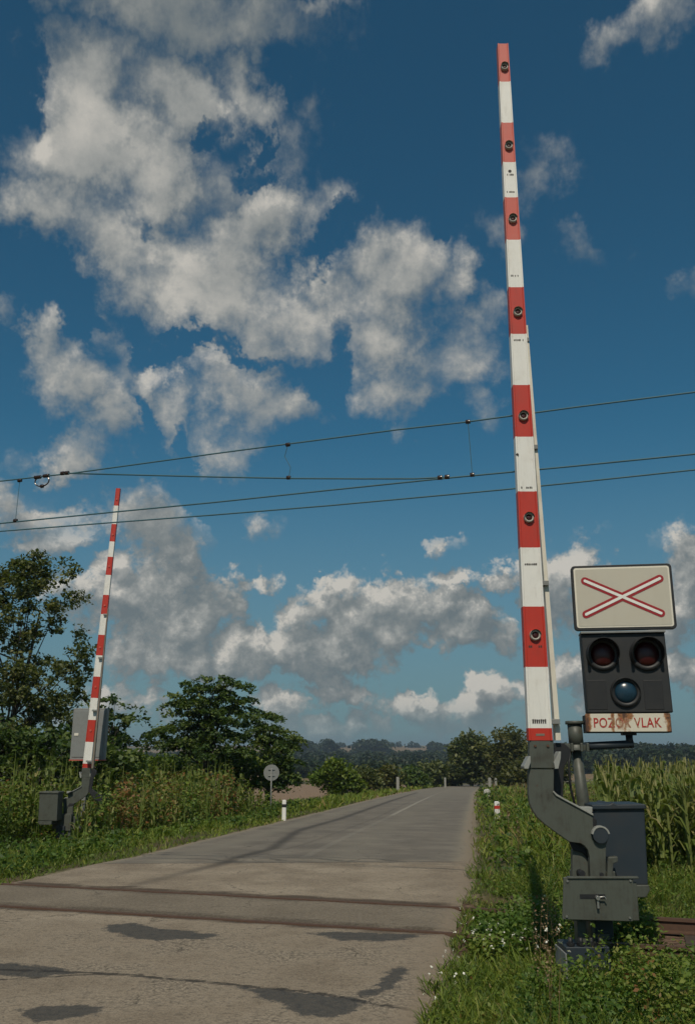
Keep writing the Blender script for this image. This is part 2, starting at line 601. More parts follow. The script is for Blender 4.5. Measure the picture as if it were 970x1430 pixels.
M['leaf_bush'] = foliage('bright_bush_leaves', [(0, (0.052, 0.098, 0.011)), (1, (0.218, 0.253, 0.040)), (.5, (0.115, 0.172, 0.023))], trans=.38)
M['leaf_orchard'] = foliage('orchard_leaves', [(0, (0.050, 0.061, 0.018)), (1, (0.209, 0.182, 0.061)), (.5, (0.105, 0.116, 0.031))], trans=.38)
M['leaf_far'] = foliage('far_wood_leaves', [(0, (.014, .030, .016)), (1, (.075, .090, .034)), (.5, (.034, .056, .022))])
M['bark'] = paint('bark', (.075, .060, .045), .9, (.03, .025, .02), .6, 12)


# ------------------------------------------------------------------ lie of the land
PY = np.array([-60, 15, 22, 28, 36, 45, 60, 80, 108, 150, 200, 300, 600, 850, 1150, 1500, 2200, 4000], float)
PZ = np.array([0, 0, -.09, -.24, -.42, -.62, -1.00, -1.52, -2.18, -3.05, -4.1, -5.0, -4.2, -1.5, 5.0, 10.5, 11.0, 4.0], float)
_ys = np.linspace(-60, 4000, 16241)
_pz = np.interp(_ys, PY, PZ)
_k = np.exp(-np.linspace(-2, 2, 25) ** 2); _k /= _k.sum()
_pz = np.convolve(np.pad(_pz, 12, mode='edge'), _k, 'valid')


def prof(Y):
    return np.interp(Y, _ys, _pz)


ER = np.array([(-30, -2.2), (0, -.60), (6.4, .42), (8.9, .93), (10.8, 1.30), (16, 2.05), (28, 3.72), (45, 6.05), (70, 9.5), (90, 12.6), (108, 16.2), (125, 21.0), (145, 29), (175, 45), (230, 80)], float)
WID = np.array([(-30, 7.6), (6, 7.3), (12.4, 6.35), (16, 5.75), (22, 5.5), (230, 5.6)], float)


def right_edge(Y):
    return np.interp(Y, ER[:, 0], ER[:, 1])


def left_edge(Y):
    return right_edge(Y) - np.interp(Y, WID[:, 0], WID[:, 1])


def vnoise(X, Y, s, seed=0):
    """smooth value noise on arrays, -1 to 1"""
    X, Y = np.asarray(X, float) / s, np.asarray(Y, float) / s
    xi, yi = np.floor(X).astype(np.int64), np.floor(Y).astype(np.int64)
    fx, fy = X - xi, Y - yi
    fx, fy = fx * fx * (3 - 2 * fx), fy * fy * (3 - 2 * fy)

    def h(a, b):
        n = (a * 374761393 + b * 668265263 + seed * 1442695041) & 0x7fffffff
        n = ((n ^ (n >> 13)) * 1274126177) & 0x7fffffff
        return ((n ^ (n >> 16)) & 0xffff) / 32767.5 - 1
    return (h(xi, yi) * (1 - fx) + h(xi + 1, yi) * fx) * (1 - fy) + (h(xi, yi + 1) * (1 - fx) + h(xi + 1, yi + 1) * fx) * fy


# the railway: direction and the line of its middle
_ra, _rb = gat(60, 1236), gat(930, 1281)
TD = (_rb - _ra).normalized()                 # along the track
TN = Vector((-TD.y, TD.x, 0))                 # across it, away from the camera
GAUGE = 1.435
TC = _ra - TN * (GAUGE / 2 + .035)            # a point on the middle line


def track_d(X, Y):
    return (X - TC.x) * TN.x + (Y - TC.y) * TN.y


def ground_z(X, Y):
    X, Y = np.asarray(X, float), np.asarray(Y, float)
    z = prof(Y).copy()
    re, le = right_edge(Y), left_edge(Y)
    near = np.clip((400 - Y) / 200, 0, 1)
    dr, dl = X - re, le - X
    z += near * np.where(dr > 0, .012 + .10 * np.clip(dr / 3, 0, 1) * (Y > 16), 0)
    z += near * np.where(dl > 0, .012 - .30 * np.clip((dl - .8) / 2.5, 0, 1), 0)
    z += np.where((dr <= -.30) & (dl <= -.30) & (Y < 232), -.10, -.045 * (Y < 232))
    z += near * np.where((dr > .3) | (dl > .3), .05 * vnoise(X, Y, 1.3, 3) + .08 * vnoise(X, Y, 5, 4), 0)
    td = track_d(X, Y)
    z += np.where((np.abs(td) < 1.9) & ((dr > .1) | (dl > .1)), -.10, 0)
    far = np.clip((Y - 250) / 500, 0, 1)
    z += far * (2.2 * vnoise(X, Y, 420, 8) + 3.0 * vnoise(X, Y, 900, 9))
    return z


def grid(us, vs):
    """vertex grid; faces as quads"""
    nu, nv = len(us), len(vs)
    i = np.arange(nv - 1)[:, None] * nu + np.arange(nu - 1)[None]
    return np.stack([i, i + 1, i + nu + 1, i + nu], -1).reshape(-1, 4)


gx = np.sinh(np.linspace(-6.9, 6.9, 420)) * 3.2 + 1.0
gx = np.unique(np.concatenate([gx, np.linspace(-12, 12, 240)]))
gy = np.unique(np.concatenate([np.linspace(-60, 4, 30), np.linspace(4, 26, 220), np.linspace(26, 60, 130),
                               60 * np.exp(np.linspace(0, math.log(60), 190))]))
GX, GY = np.meshgrid(gx, gy)
GZ = ground_z(GX, GY)


def ground_mat(t):
    p = opos(t)
    x, y, z = t.sep(p)[0:3]
    n = t.noise(p, .8, 6, .6)
    nf = t.noise(p, 22, 5, .6)
    soil = t.mix(nf, (.055, .043, .026), (.13, .10, .062))
    green = t.mix(n, (.045, .062, .016), (.105, .110, .034))
    near = t.mix(t.ramp(n, .40, .62), soil, green)
    # fields beyond: each its own crop, cell by cell
    v = t.n.new('ShaderNodeTexVoronoi')
    v.inputs['Scale'].default_value = 1.0
    t.l.new(t.vm('ADD', t.vm('MULTIPLY', p, (.0045, .0075, 0)), t.vm('SCALE', t.noise(p, .002, 2, .5, out=1), scale=.5)), v.inputs['Vector'])
    r_ = t.n.new('ShaderNodeValToRGB')
    t.l.new(t.sep(v.outputs['Color'])[0], r_.inputs[0])
    r_.color_ramp.interpolation = 'CONSTANT'
    el = r_.color_ramp.elements
    el[0].position, el[0].color = 0, (.24, .165, .095, 1)
    el[1].position, el[1].color = .38, (.075, .095, .035, 1)
    for q, c_ in ((.55, (.20, .13, .075)), (.75, (.055, .075, .03)), (.88, (.26, .20, .12))):
        e_ = el.new(q); e_.color = c_ + (1,)
    fld = t.mix(t.m('MULTIPLY', t.noise(p, .05, 5, .6), .5), r_.outputs[0], (.13, .11, .06))
    c = t.mix(t.ramp(y, 160, 230), near, fld)
    # stubble field left of the road
    lf = t.m('MULTIPLY', t.ramp(y, 44, 50), t.ramp(t.m('SUBTRACT', t.m('MULTIPLY', y, .118), x), 3.4, 4.2))
    lf = t.m('MULTIPLY', lf, t.ramp(y, 150, 165, 1, 0))
    stub = t.mix(t.noise(t.vm('MULTIPLY', p, (1, .25, 1)), 3, 5, .65), (.17, .115, .075), (.30, .215, .145))
    c = t.mix(lf, c, stub)
    sa = t.n.new('ShaderNodeAttribute'); sa.attribute_name = 'side'
    c = t.mix(t.ramp(t.m('ADD', sa.outputs['Fac'], t.m('MULTIPLY_ADD', t.noise(p, 3, 5, .65), .5, -.25)), .22, .02), c, t.mix(nf, (.16, .125, .085), (.28, .235, .17)))
    # ballast beside the rails
    td = t.m('ABSOLUTE', t.m('ADD', t.m('MULTIPLY', x, TN.x), t.m('ADD', t.m('MULTIPLY', y, TN.y), -(TC.x * TN.x + TC.y * TN.y))))
    vb = t.n.new('ShaderNodeTexVoronoi'); vb.inputs['Scale'].default_value = 22
    t.l.new(p, vb.inputs['Vector'])
    bal = t.mix(t.sep(vb.outputs['Color'])[0], (.060, .038, .026), (.19, .125, .085))
    c = t.mix(t.ramp(t.m('ADD', td, t.m('MULTIPLY', n, .5)), 1.9, 1.5), c, bal)
    return pbsdf(t, c, .95, 0, bump(t, t.m('ADD', nf, t.m('MULTIPLY', vb.outputs['Distance'], .6)), .5, .03), .2)


shd = np.maximum(GX - right_edge(GY), left_edge(GY) - GX)
me = npmesh('ground', np.stack([GX, GY, GZ], -1).reshape(-1, 3), grid(gx, gy), {'side': np.clip(shd, -1, 3)})
tag(link('ground', me, mat('ground', ground_mat), smooth=True), kind='structure')

# ------------------------------------------------------------------ road
ry = np.unique(np.concatenate([np.arange(-30, 5, .5), np.arange(5, 18, .04), np.arange(18, 45, .2), np.arange(45, 231, 1.0)]))
rt = np.linspace(0, 1, 150)
RYY, RT = np.meshgrid(ry, rt, indexing='ij')
jag = .07 * vnoise(RYY, RYY * 0, 1.5, 21)
jag2 = .06 * vnoise(RYY, RYY * 0 + 5, 1.4, 23)
RX = (left_edge(RYY) + jag) * (1 - RT) + (right_edge(RYY) + jag2) * RT
td = track_d(RX, RYY)
inner = np.abs(np.abs(td) - (GAUGE / 2 + .035))
RZ = prof(RYY) + .03 * (1 - (2 * RT - 1) ** 2) * (RYY > 15.5) + .004 * vnoise(RX, RYY, .35, 5)
RZ -= .035 * np.clip(1 - inner / .12, 0, 1)
RZ -= .030 * np.clip((np.abs(2 * RT - 1) - .97) / .03, 0, 1)


def poly_sd(X, Y, pts):
    """signed distance to a polygon, positive inside"""
    d = np.full(X.shape, 1e9); ins = np.zeros(X.shape, bool)
    for (x0, y0), (x1, y1) in zip(pts, pts[1:] + pts[:1]):
        ex, ey = x1 - x0, y1 - y0
        t_ = np.clip(((X - x0) * ex + (Y - y0) * ey) / (ex * ex + ey * ey), 0, 1)
        d = np.minimum(d, np.hypot(X - x0 - t_ * ex, Y - y0 - t_ * ey))
        c_ = ((y0 > Y) != (y1 > Y)) & (X < ex * (Y - y0) / (ey if abs(ey) > 1e-9 else 1e-9) + x0)
        ins ^= c_
    return np.where(ins, d, -d)


def gp(*q):
    return [tuple(gat(x, y)[:2]) for x, y in q]


PATCH = [gp((140, 1296), (150, 1291), (190, 1289), (225, 1297), (262, 1300), (312, 1305), (290, 1311), (225, 1313), (175, 1309)),
         gp((428, 1303), (470, 1301), (560, 1304), (600, 1308), (540, 1315), (475, 1313)),
         gp((325, 1376), (380, 1380), (440, 1388), (512, 1397), (500, 1412), (462, 1422), (420, 1418), (385, 1400)),
         gp((500, 1384), (520, 1380), (535, 1362), (556, 1349), (570, 1352), (566, 1366), (545, 1384), (520, 1393), (504, 1391)),
         gp((-30, 1343), (40, 1346), (100, 1354), (102, 1360), (50, 1364), (-30, 1361)),
         gp((20, 1410), (90, 1402), (150, 1404), (130, 1420), (40, 1428))]
pa = np.full(RX.shape, -1.0)
for q in PATCH:
    pa = np.maximum(pa, poly_sd(RX, RYY, q))


def line_d(X, Y, pts):
    d = np.full(X.shape, 1e9)
    for (x0, y0), (x1, y1) in zip(pts, pts[1:]):
        ex, ey = x1 - x0, y1 - y0
        t_ = np.clip(((X - x0) * ex + (Y - y0) * ey) / (ex * ex + ey * ey), 0, 1)
        d = np.minimum(d, np.hypot(X - x0 - t_ * ex, Y - y0 - t_ * ey))
    return d


crack = line_d(RX, RYY, gp((-60, 1352), (60, 1356), (160, 1360), (250, 1368), (340, 1376), (450, 1388), (520, 1402), (600, 1412)))
crack = np.minimum(crack, line_d(RX, RYY, gp((0, 1368), (110, 1362), (200, 1361))) + .01)
skid = line_d(RX, RYY, gp((190, 1236), (300, 1208), (380, 1185)) + [(-1.15, 22), (-.2, 28), (2.0, 45), (5.2, 70)])
skid2 = line_d(RX, RYY, gp((330, 1204), (420, 1180)) + [(-.1, 22), (.8, 28), (3.0, 45)])
CL = (left_edge(RYY) + right_edge(RYY)) / 2 + .15
paintl = np.abs(RX - CL)
me = npmesh('road', np.stack([RX, RYY, RZ], -1).reshape(-1, 3), grid(rt, ry),
            {'patch': pa, 'crack': crack, 'skid': np.minimum(skid, skid2 + .12), 'mid': paintl, 'edge': np.minimum(RT, 1 - RT) * (right_edge(RYY) - left_edge(RYY)), 'across': RT})


def attr(t, k):
    a = t.n.new('ShaderNodeAttribute')
    a.attribute_name = k
    return a.outputs['Fac']


def road_mat(t):
    p = opos(t)
    x, y, z = t.sep(p)[0:3]
    n1 = t.noise(p, 1.1, 6, .6)
    n2 = t.noise(p, 14, 5, .65)
    n3 = t.noise(p, 90, 3, .6)
    vo = t.n.new('ShaderNodeTexVoronoi'); vo.inputs['Scale'].default_value = 55
    t.l.new(p, vo.inputs['Vector'])
    grit = t.sep(vo.outputs['Color'])[0]
    wob = t.m('MULTIPLY_ADD', n2, .16, -.08)
    old = t.mix(t.ramp(n1, .3, .7), (.185, .148, .108), (.330, .275, .208))
    old = t.mix(t.m('MULTIPLY', grit, .35), old, (.38, .32, .235))
    old = t.mix(t.m('MULTIPLY', t.ramp(n2, .50, .70), .55), old, (.105, .088, .066))
    old = t.mix(t.m('MULTIPLY', t.ramp(t.noise(p, 48, 3, .6), .54, .66), .55), old, (.075, .062, .048))
    # the rougher, stonier ground in the middle of the crossing
    rough = t.m('MULTIPLY', t.ramp(t.m('ADD', n1, wob), .45, .62), t.ramp(y, 10.5, 9.2))
    old = t.mix(t.m('MULTIPLY', rough, t.ramp(t.noise(p, 30, 4, .7), .42, .6, 0, .75)), old, (.085, .072, .056))
    new = t.mix(t.ramp(n1, .3, .75), (.130, .114, .093), (.220, .194, .156))
    new = t.mix(t.m('MULTIPLY', grit, .3), new, (.17, .165, .15))
    # worn pale wheel paths and dusty sides of the newer stretch
    ac = attr(t, 'across')
    ed = attr(t, 'edge')
    wp = t.m('MAXIMUM', t.ramp(t.m('ABSOLUTE', t.m('SUBTRACT', ac, .16)), .10, .0), t.m('MULTIPLY', t.ramp(t.m('ABSOLUTE', t.m('SUBTRACT', ac, .62)), .12, .0), .6))
    wp = t.m('MAXIMUM', wp, t.m('MULTIPLY', t.ramp(y, 40, 75), .75))
    new = t.mix(t.m('MULTIPLY', wp, t.m('MULTIPLY_ADD', n2, .5, .35)), new, (.215, .195, .155))
    new = t.mix(t.ramp(t.m('ADD', ed, wob), .45, .0), new, (.24, .215, .165))
    joint = t.m('ADD', y, t.m('ADD', t.m('MULTIPLY', wob, 1.2), t.m('MULTIPLY', x, -.05)))
    c = t.mix(t.ramp(joint, 15.22, 15.38), old, new)
    c = t.mix(t.m('MULTIPLY', t.ramp(t.m('ABSOLUTE', t.m('SUBTRACT', joint, 15.28)), .07, .02), .5), c, (.04, .035, .03))
    # faded centre line
    dash = t.m('MAXIMUM', t.m('MULTIPLY', t.ramp(y, 29, 31), t.ramp(y, 62, 50, .25, .8)), t.m('MULTIPLY', t.ramp(y, 15.5, 16), .22))
    ln = t.m('MULTIPLY', t.ramp(attr(t, 'mid'), .085, .055), t.m('MULTIPLY', dash, t.ramp(n2, .25, .6, .35, .9)))
    c = t.mix(ln, c, (.33, .31, .26))
    # tyre marks
    sk = t.m('MULTIPLY', t.ramp(t.m('ADD', attr(t, 'skid'), wob), .22, .0), t.ramp(y, 13, 16, .35, .75))
    c = t.mix(sk, c, (.048, .044, .040))
    # rails' dirty bands
    td_ = t.m('ABSOLUTE', t.m('ADD', t.m('MULTIPLY', x, TN.x), t.m('ADD', t.m('MULTIPLY', y, TN.y), -(TC.x * TN.x + TC.y * TN.y))))
    rd = t.m('ABSOLUTE', t.m('SUBTRACT', td_, GAUGE / 2 + .035))
    band = t.ramp(t.m('ADD', rd, t.m('ADD', wob, t.m('MULTIPLY_ADD', t.noise(t.vm('MULTIPLY', p, (.6, 2, 1)), 2.2, 5, .65), .5, -.25))), .27, .10)
    c = t.mix(t.m('MULTIPLY', band, .88), c, t.mix(n2, (.030, .022, .017), (.085, .062, .045)))
    btw = t.m('MULTIPLY', t.ramp(td_, .75, .6), .55)
    c = t.mix(btw, c, t.mix(t.ramp(t.noise(p, 26, 5, .7), .38, .62), (.085, .072, .055), (.185, .160, .122)))
    # tar patches and cracks
    pt = t.ramp(t.m('ADD', attr(t, 'patch'), t.m('MULTIPLY_ADD', t.noise(p, 6, 8, .74), .42, -.21)), -.02, .035)
    c = t.mix(t.m('MULTIPLY', pt, t.ramp(n2, .25, .7, 1.0, .75)), c, t.mix(n3, (.034, .034, .034), (.070, .068, .062)))
    ck = t.ramp(t.m('ADD', attr(t, 'crack'), t.m('MULTIPLY_ADD', t.noise(p, 9, 5, .7), .12, -.06)), .045, .012)
    c = t.mix(t.m('MULTIPLY', ck, .85), c, (.030, .027, .024))
    thin = t.n.new('ShaderNodeTexVoronoi'); thin.feature = 'DISTANCE_TO_EDGE'; thin.inputs['Scale'].default_value = .75
    t.l.new(t.vm('ADD', p, t.vm('SCALE', t.noise(p, 3, 4, .6, out=1), scale=.5)), thin.inputs['Vector'])
    c = t.mix(t.m('MULTIPLY', t.ramp(thin.outputs['Distance'], .012, .003), t.m('MULTIPLY', t.ramp(n1, .45, .6), .55)), c, (.04, .035, .028))
    # dusty sandy edges
    c = t.mix(t.m('MULTIPLY', t.ramp(t.m('ADD', ed, t.m('MULTIPLY', wob, 2)), .28, .05), .7), c, (.25, .20, .145))
    h = t.m('ADD', t.m('MULTIPLY', n3, .4), t.m('ADD', n2, t.m('MULTIPLY', vo.outputs['Distance'], .5)))
    return pbsdf(t, c, t.m('MULTIPLY_ADD', pt, -.15, .88), 0, bump(t, h, .55, .018), .25)


tag(link('road', me, mat('road', road_mat), smooth=True), kind='structure')

# ------------------------------------------------------------------ foliage geometry
def unit(v):
    return v / np.maximum(np.linalg.norm(v, axis=-1, keepdims=True), 1e-9)


class Leaves:
    def __init__(s):
        s.V, s.Q, s.T, s.tint, s.n = [], [], [], [], 0

    def strips(s, P0, az, length, width, rise, droop, tint, twist=None):
        """long leaves or blades: arcs starting at P0, heading az, rising at angle rise, sagging by droop"""
        n = len(P0)
        az = np.asarray(az); hd = np.stack([np.cos(az), np.sin(az), np.zeros(n)], -1)
        tw = az + math.pi / 2 if twist is None else twist
        sd_ = np.stack([np.cos(tw), np.sin(tw), np.zeros(n)], -1)
        rows = []
        for k, wk in ((0, .7), (.4, 1.0), (.75, .75), (1, 0)):
            c = P0 + hd * (length * k * np.cos(rise))[:, None]
            c[:, 2] += length * k * np.sin(rise) - droop * k * k
            if k < 1:
                rows += [c - sd_ * (width * wk / 2)[:, None], c + sd_ * (width * wk / 2)[:, None]]
            else:
                rows += [c]
        V = np.stack(rows, 1)
        b = s.n + np.arange(n)[:, None] * 7
        s.V.append(V.reshape(-1, 3))
        s.Q += [b + np.array([[0, 1, 3, 2]]), b + np.array([[2, 3, 5, 4]])]
        s.T.append(b + np.array([[4, 5, 6]]))
        s.tint.append(np.repeat(np.clip(tint, 0, 1), 7))
        s.n += 7 * n

    def blades(s, P0, h, width, lean, tint):
        n = len(P0)
        az = rng.uniform(0, 2 * math.pi, n)
        s.strips(P0, az, h * (1 + .2 * lean), width, np.arctan2(1.0, lean * .7), h * lean * .35, tint, rng.uniform(0, 2 * math.pi, n))

    def leaves(s, c, length, width, tint, up=.6, out=None):
        """flat pointed leaves round their middles"""
        n = len(c)
        nr = rng.normal(size=(n, 3)); nr[:, 2] = np.abs(nr[:, 2]) + up
        nr = unit(nr)
        d = rng.normal(size=(n, 3))
        if out is not None: d = d * .5 + out
        d = unit(d - nr * (d * nr).sum(-1, keepdims=True))
        sd_ = np.cross(nr, d)
        L, Wd = length[:, None] / 2, width[:, None] / 2
        V = np.stack([c - d * L, c + sd_ * Wd + nr * Wd * .35 - d * L * .1, c + d * L, c - sd_ * Wd + nr * Wd * .35 - d * L * .1], 1)
        b = s.n + np.arange(n)[:, None] * 4
        s.V.append(V.reshape(-1, 3))
        s.Q.append(b + np.array([[0, 1, 2, 3]]))
        s.tint.append(np.repeat(np.clip(tint, 0, 1), 4))
        s.n += 4 * n

    def build(s, name, m_, parent=None):
        F = [np.concatenate(s.Q)] if s.Q else []
        if s.T: F.append(np.concatenate(s.T))
        me = npmesh(name, np.concatenate(s.V), F, {'tint': np.concatenate(s.tint)})
        return link(name, me, m_, parent)


def scatter(n, x0, x1, y0, y1, keep):
    """n random ground points where keep(X, Y) holds; denser towards the camera"""
    u = rng.random(n)
    Y = 1 / ((1 - u) / y0 + u / y1) if y0 > 0 else rng.uniform(y0, y1, n)
    X = rng.uniform(0, 1, n) * (x1 - x0) + x0
    k = keep(X, Y)
    X, Y = X[k], Y[k]
    return np.stack([X, Y, ground_z(X, Y)], -1)


def on_track(X, Y, m_=1.3):
    return np.abs(track_d(X, Y)) < m_


RB = Vector((1.81, 7.57, 0))                   # foot of the right barrier
maize_line = lambda Y: .262 * Y + .15

# ---- right verge, near part
def kr(X, Y):
    d = X - right_edge(Y)
    open_track = on_track(X, Y, .95) & (X > 2.7)
    fuzz = .10 * vnoise(X, Y, .5, 31) + .12 * vnoise(X, Y, .22, 32)
    return (d > .03 + fuzz) & ~open_track & (X < .46 * Y + .4)


def low_front(P, h):
    """kept low beside the open track to the right of the barrier"""
    lim = np.maximum(1.66 - .187 * P[:, 1] + .05 * vnoise(P[:, 0], P[:, 1], .3, 90), .06)
    return np.where((P[:, 0] > 2.15) & (P[:, 1] < 9.6) & (P[:, 1] > 5.5), np.minimum(h, lim), h)


gr = Leaves()
P = scatter(95000, -.6, 6.6, 5.2, 14, kr)
patch = vnoise(P[:, 0], P[:, 1], .9, 33)
edge = np.clip((P[:, 0] - right_edge(P[:, 1])) / .9, .18, 1)
hh = (.12 + .20 * rng.random(len(P)) ** 1.5) * (1 + .4 * patch) * (.45 + .65 * edge)
hh = low_front(P, hh)
gr.blades(P, hh, .005 + .006 * rng.random(len(P)), .5 + rng.random(len(P)), .32 + .26 * rng.normal(size=len(P)) + .15 * patch)
P = scatter(46000, 1.2, 30, 13.5, 110, lambda X, Y: (X - right_edge(Y) > .05 + .12 * vnoise(X, Y, .7, 34)) & (X < maize_line(Y) + .6) & ~on_track(X, Y, .7))
patch = vnoise(P[:, 0], P[:, 1], 1.6, 35)
edge = np.clip((P[:, 0] - right_edge(P[:, 1])) / 1.3, .3, 1)
gr.blades(P, (.28 + .38 * rng.random(len(P))) * (1 + .3 * patch) * edge, .0012 * P[:, 1] * (.6 + .8 * rng.random(len(P))), .4 + rng.random(len(P)), .42 + .24 * rng.normal(size=len(P)) + .30 * patch)
# ---- left verge
def kl(X, Y):
    d = left_edge(Y) - X
    return (d > .03 + .14 * vnoise(X, Y, .6, 36)) & (d < 3.4) & ~(on_track(X, Y, 1.1) & (X < -5.6))
P = scatter(62000, -13, 0, 11.5, 60, kl)
patch = vnoise(P[:, 0], P[:, 1], 1.1, 37)
edge = np.clip((left_edge(P[:, 1]) - P[:, 0]) / 1.5, .3, 1)
gr.blades(P, (.14 + .26 * rng.random(len(P))) * (1 + .35 * patch) * edge, .0010 * P[:, 1] * (.6 + .8 * rng.random(len(P))), .4 + rng.random(len(P)), .40 + .2 * rng.normal(size=len(P)) + .2 * patch)
P = scatter(30000, -10, 18, 36, 125, lambda X, Y: (left_edge(Y) - X > .1) & (left_edge(Y) - X < 3.6 + .01 * Y))
gr.blades(P, (.2 + .35 * rng.random(len(P))), .0013 * P[:, 1] * (.6 + .8 * rng.random(len(P))), .4 + rng.random(len(P)), .5 + .22 * rng.normal(size=len(P)))
tag(gr.build('grass', M['grass']), kind='stuff')

# ---- broad-leaved weeds in the verges
wd = Leaves()


def weeds(P, hmax, per, ls, tint0, spread=.12):
    n = len(P)
    H_ = low_front(P, hmax * (.45 + .55 * rng.random(n)))
    c = np.repeat(P, per, 0)
    hs = np.repeat(H_, per) * (.12 + .88 * rng.random(n * per))
    rr = spread * (.3 + rng.random(n * per)) * (1.15 - .6 * hs / np.repeat(H_, per))
    a = rng.uniform(0, 2 * math.pi, n * per)
    o = np.stack([np.cos(a), np.sin(a), .15 + 0 * a], -1)
    c = c + o * rr[:, None]
    c[:, 2] = np.repeat(P[:, 2], per) + hs
    L = np.repeat(ls if np.ndim(ls) else np.full(n, ls), per) * (.6 + .8 * rng.random(n * per))
    wd.leaves(c, L, L * (.42 + .25 * rng.random(n * per)), np.repeat(tint0, per) + .13 * rng.normal(size=n * per), .5, o)
    wd.blades(P, H_ * .96, np.maximum(.004, .0007 * P[:, 1]), np.full(n, .15), np.repeat(.3, n))


P = scatter(3200, -.2, 6.6, 5.3, 14, lambda X, Y: kr(X, Y) & (X - right_edge(Y) > .12))
t0 = .46 + .3 * vnoise(P[:, 0], P[:, 1], .8, 41) + .06 * rng.normal(size=len(P))
ed = np.clip((P[:, 0] - right_edge(P[:, 1])) / 1.2, .25, 1)
weeds(P, (.34 + .16 * vnoise(P[:, 0], P[:, 1], 1.1, 42)) * ed, 18, .038, t0)
# taller plants round the barrier's foot and along the bottom right
P = scatter(1500, 1.0, 3.1, 8.4, 10.8, lambda X, Y: (X - right_edge(Y) > .18) & on_track(X, Y, 1.25))
weeds(P, .42 * np.clip((P[:, 0] - right_edge(P[:, 1])) / .5, .45, 1), 14, .05, .45 + .3 * vnoise(P[:, 0], P[:, 1], .6, 48))
P = scatter(900, .9, 4.6, 5.3, 8.6, lambda X, Y: (X - right_edge(Y) > .7) & (X < .46 * Y) & ((X - RB.x) ** 2 + (Y - RB.y) ** 2 > .10) & ~((abs(X - RB.x - .1) < .35) & (Y < 7.5) & (Y > 7.0)) & (vnoise(X, Y, .5, 77) > -.25))
weeds(P, .62 * np.clip((P[:, 0] - .6) / 1.2, .5, 1), 44, .034, .50 + .42 * vnoise(P[:, 0], P[:, 1], .6, 43), .10)
RP = at(693, 1121, 27.5)
clear = lambda X, Y: ~((abs(X / Y - RP.x / 27.5) < .016) & (Y > 21) & (Y < 27.6))
P = scatter(5200, 1.5, 30, 13.5, 75, lambda X, Y: clear(X, Y) & (X - right_edge(Y) > .4) & (X < maize_line(Y) + .8) & ~on_track(X, Y, .8))
weeds(P, (.5 + .25 * vnoise(P[:, 0], P[:, 1], 2, 44)), 9, .07 + .0018 * P[:, 1], .45 + .45 * vnoise(P[:, 0], P[:, 1], 2.2, 45), .16)
P = scatter(3400, -13, 0, 13, 45, lambda X, Y: (left_edge(Y) - X > .7) & (left_edge(Y) - X < 4) & ~on_track(X, Y, 1.0))
weeds(P, (.42 + .2 * vnoise(P[:, 0], P[:, 1], 2, 46)), 9, .06 + .0016 * P[:, 1], .38 + .35 * vnoise(P[:, 0], P[:, 1], 2, 47), .15)
tag(wd.build('weeds', M['weed']), kind='stuff')

# ---- brown seed stalks
sdh = Leaves()
P = scatter(420, 1.0, 4.6, 5.4, 9.5, lambda X, Y: (X - right_edge(Y) > .8) & (X < .46 * Y) & ((X - RB.x) ** 2 + (Y - RB.y) ** 2 > .12) & ~((abs(X - RB.x) < .5) & (Y < 7.4)))
P2 = scatter(2600, 2, 28, 14, 80, lambda X, Y: (X - right_edge(Y) > .6) & (X < maize_line(Y) + .5) & (vnoise(X, Y, 2.2, 45) > .1))
P = P[(P[:, 0] < 2.2) | (P[:, 1] < 6.6)]
for PP_, hb, per, sc in ((P, .66, 44, .018), (P2, .75, 8, .05)):
    n = len(PP_)
    sdh.blades(PP_, np.full(n, hb), np.maximum(.004, .0006 * PP_[:, 1]), np.full(n, .12), np.full(n, .2))
    c = np.repeat(PP_, per, 0)
    f = rng.random(n * per)
    c[:, 2] += hb * (.55 + .42 * f)
    c[:, :2] += rng.normal(size=(n * per, 2)) * .022 * (1.2 - f)[:, None]
    L = np.full(n * per, sc) * (.6 + .8 * rng.random(n * per))
    sdh.leaves(c, L, L * .6, rng.random(n * per), .2)
tag(sdh.build('seed_stalks', M['seed']), kind='stuff')

# ---- small white flowers
fl = Leaves()
P = scatter(700, .5, 3.0, 6.5, 10.5, lambda X, Y: (X - right_edge(Y) > -.02) & (X - right_edge(Y) < 1.1) & (vnoise(X, Y, .35, 51) > .0) & kr(X, Y))
P = P[:60]
P[:, 2] += .12 + .26 * np.clip((P[:, 0] - right_edge(P[:, 1])) / .8, 0, 1) + .05 * rng.random(len(P))
for k in range(3):
    fl.leaves(P + rng.normal(size=P.shape) * .006, np.full(len(P), .023), np.full(len(P), .018), rng.random(len(P)), .8)
tag(fl.build('white_flowers', M['petal']), kind='stuff')


# ---- maize and reeds
def maize(mz, P, height, nleaf, wid, tint0, L0=.75, tassels=3):
    n = len(P)
    h = height * (.85 + .3 * rng.random(n))
    az0 = rng.uniform(0, math.pi, n)
    for k in range(nleaf):
        f = (k + .6 + .4 * rng.random(n)) / (nleaf + .5)
        p0 = P.copy(); p0[:, 2] += h * f * .92
        L = L0 * (.75 + .4 * rng.random(n)) * (1.05 - .45 * np.abs(f - .5) * 2)
        rise = R(48) + R(22) * rng.random(n) + R(12) * f
        az = az0 + k * math.pi + rng.normal(size=n) * .35
        mz.strips(p0, az, L, wid * (.7 + .5 * rng.random(n)), rise, L * (.55 + .35 * rng.random(n)), tint0 + .16 * rng.normal(size=n) - .12 * (f < .3) + .55 * (rng.random(n) < .06))
    mz.strips(P, az0, h, np.full(n, .028) + .0005 * P[:, 1], np.full(n, R(89)), np.zeros(n), tint0 + .1, az0)
    for k in range(tassels):                    # tassels
        p0 = P.copy(); p0[:, 2] += h * .93
        mz.strips(p0, rng.uniform(0, 6.3, n), np.full(n, .20), np.full(n, .012) + .0003 * P[:, 1], np.full(n, R(72)), np.full(n, .03), np.full(n, .93))


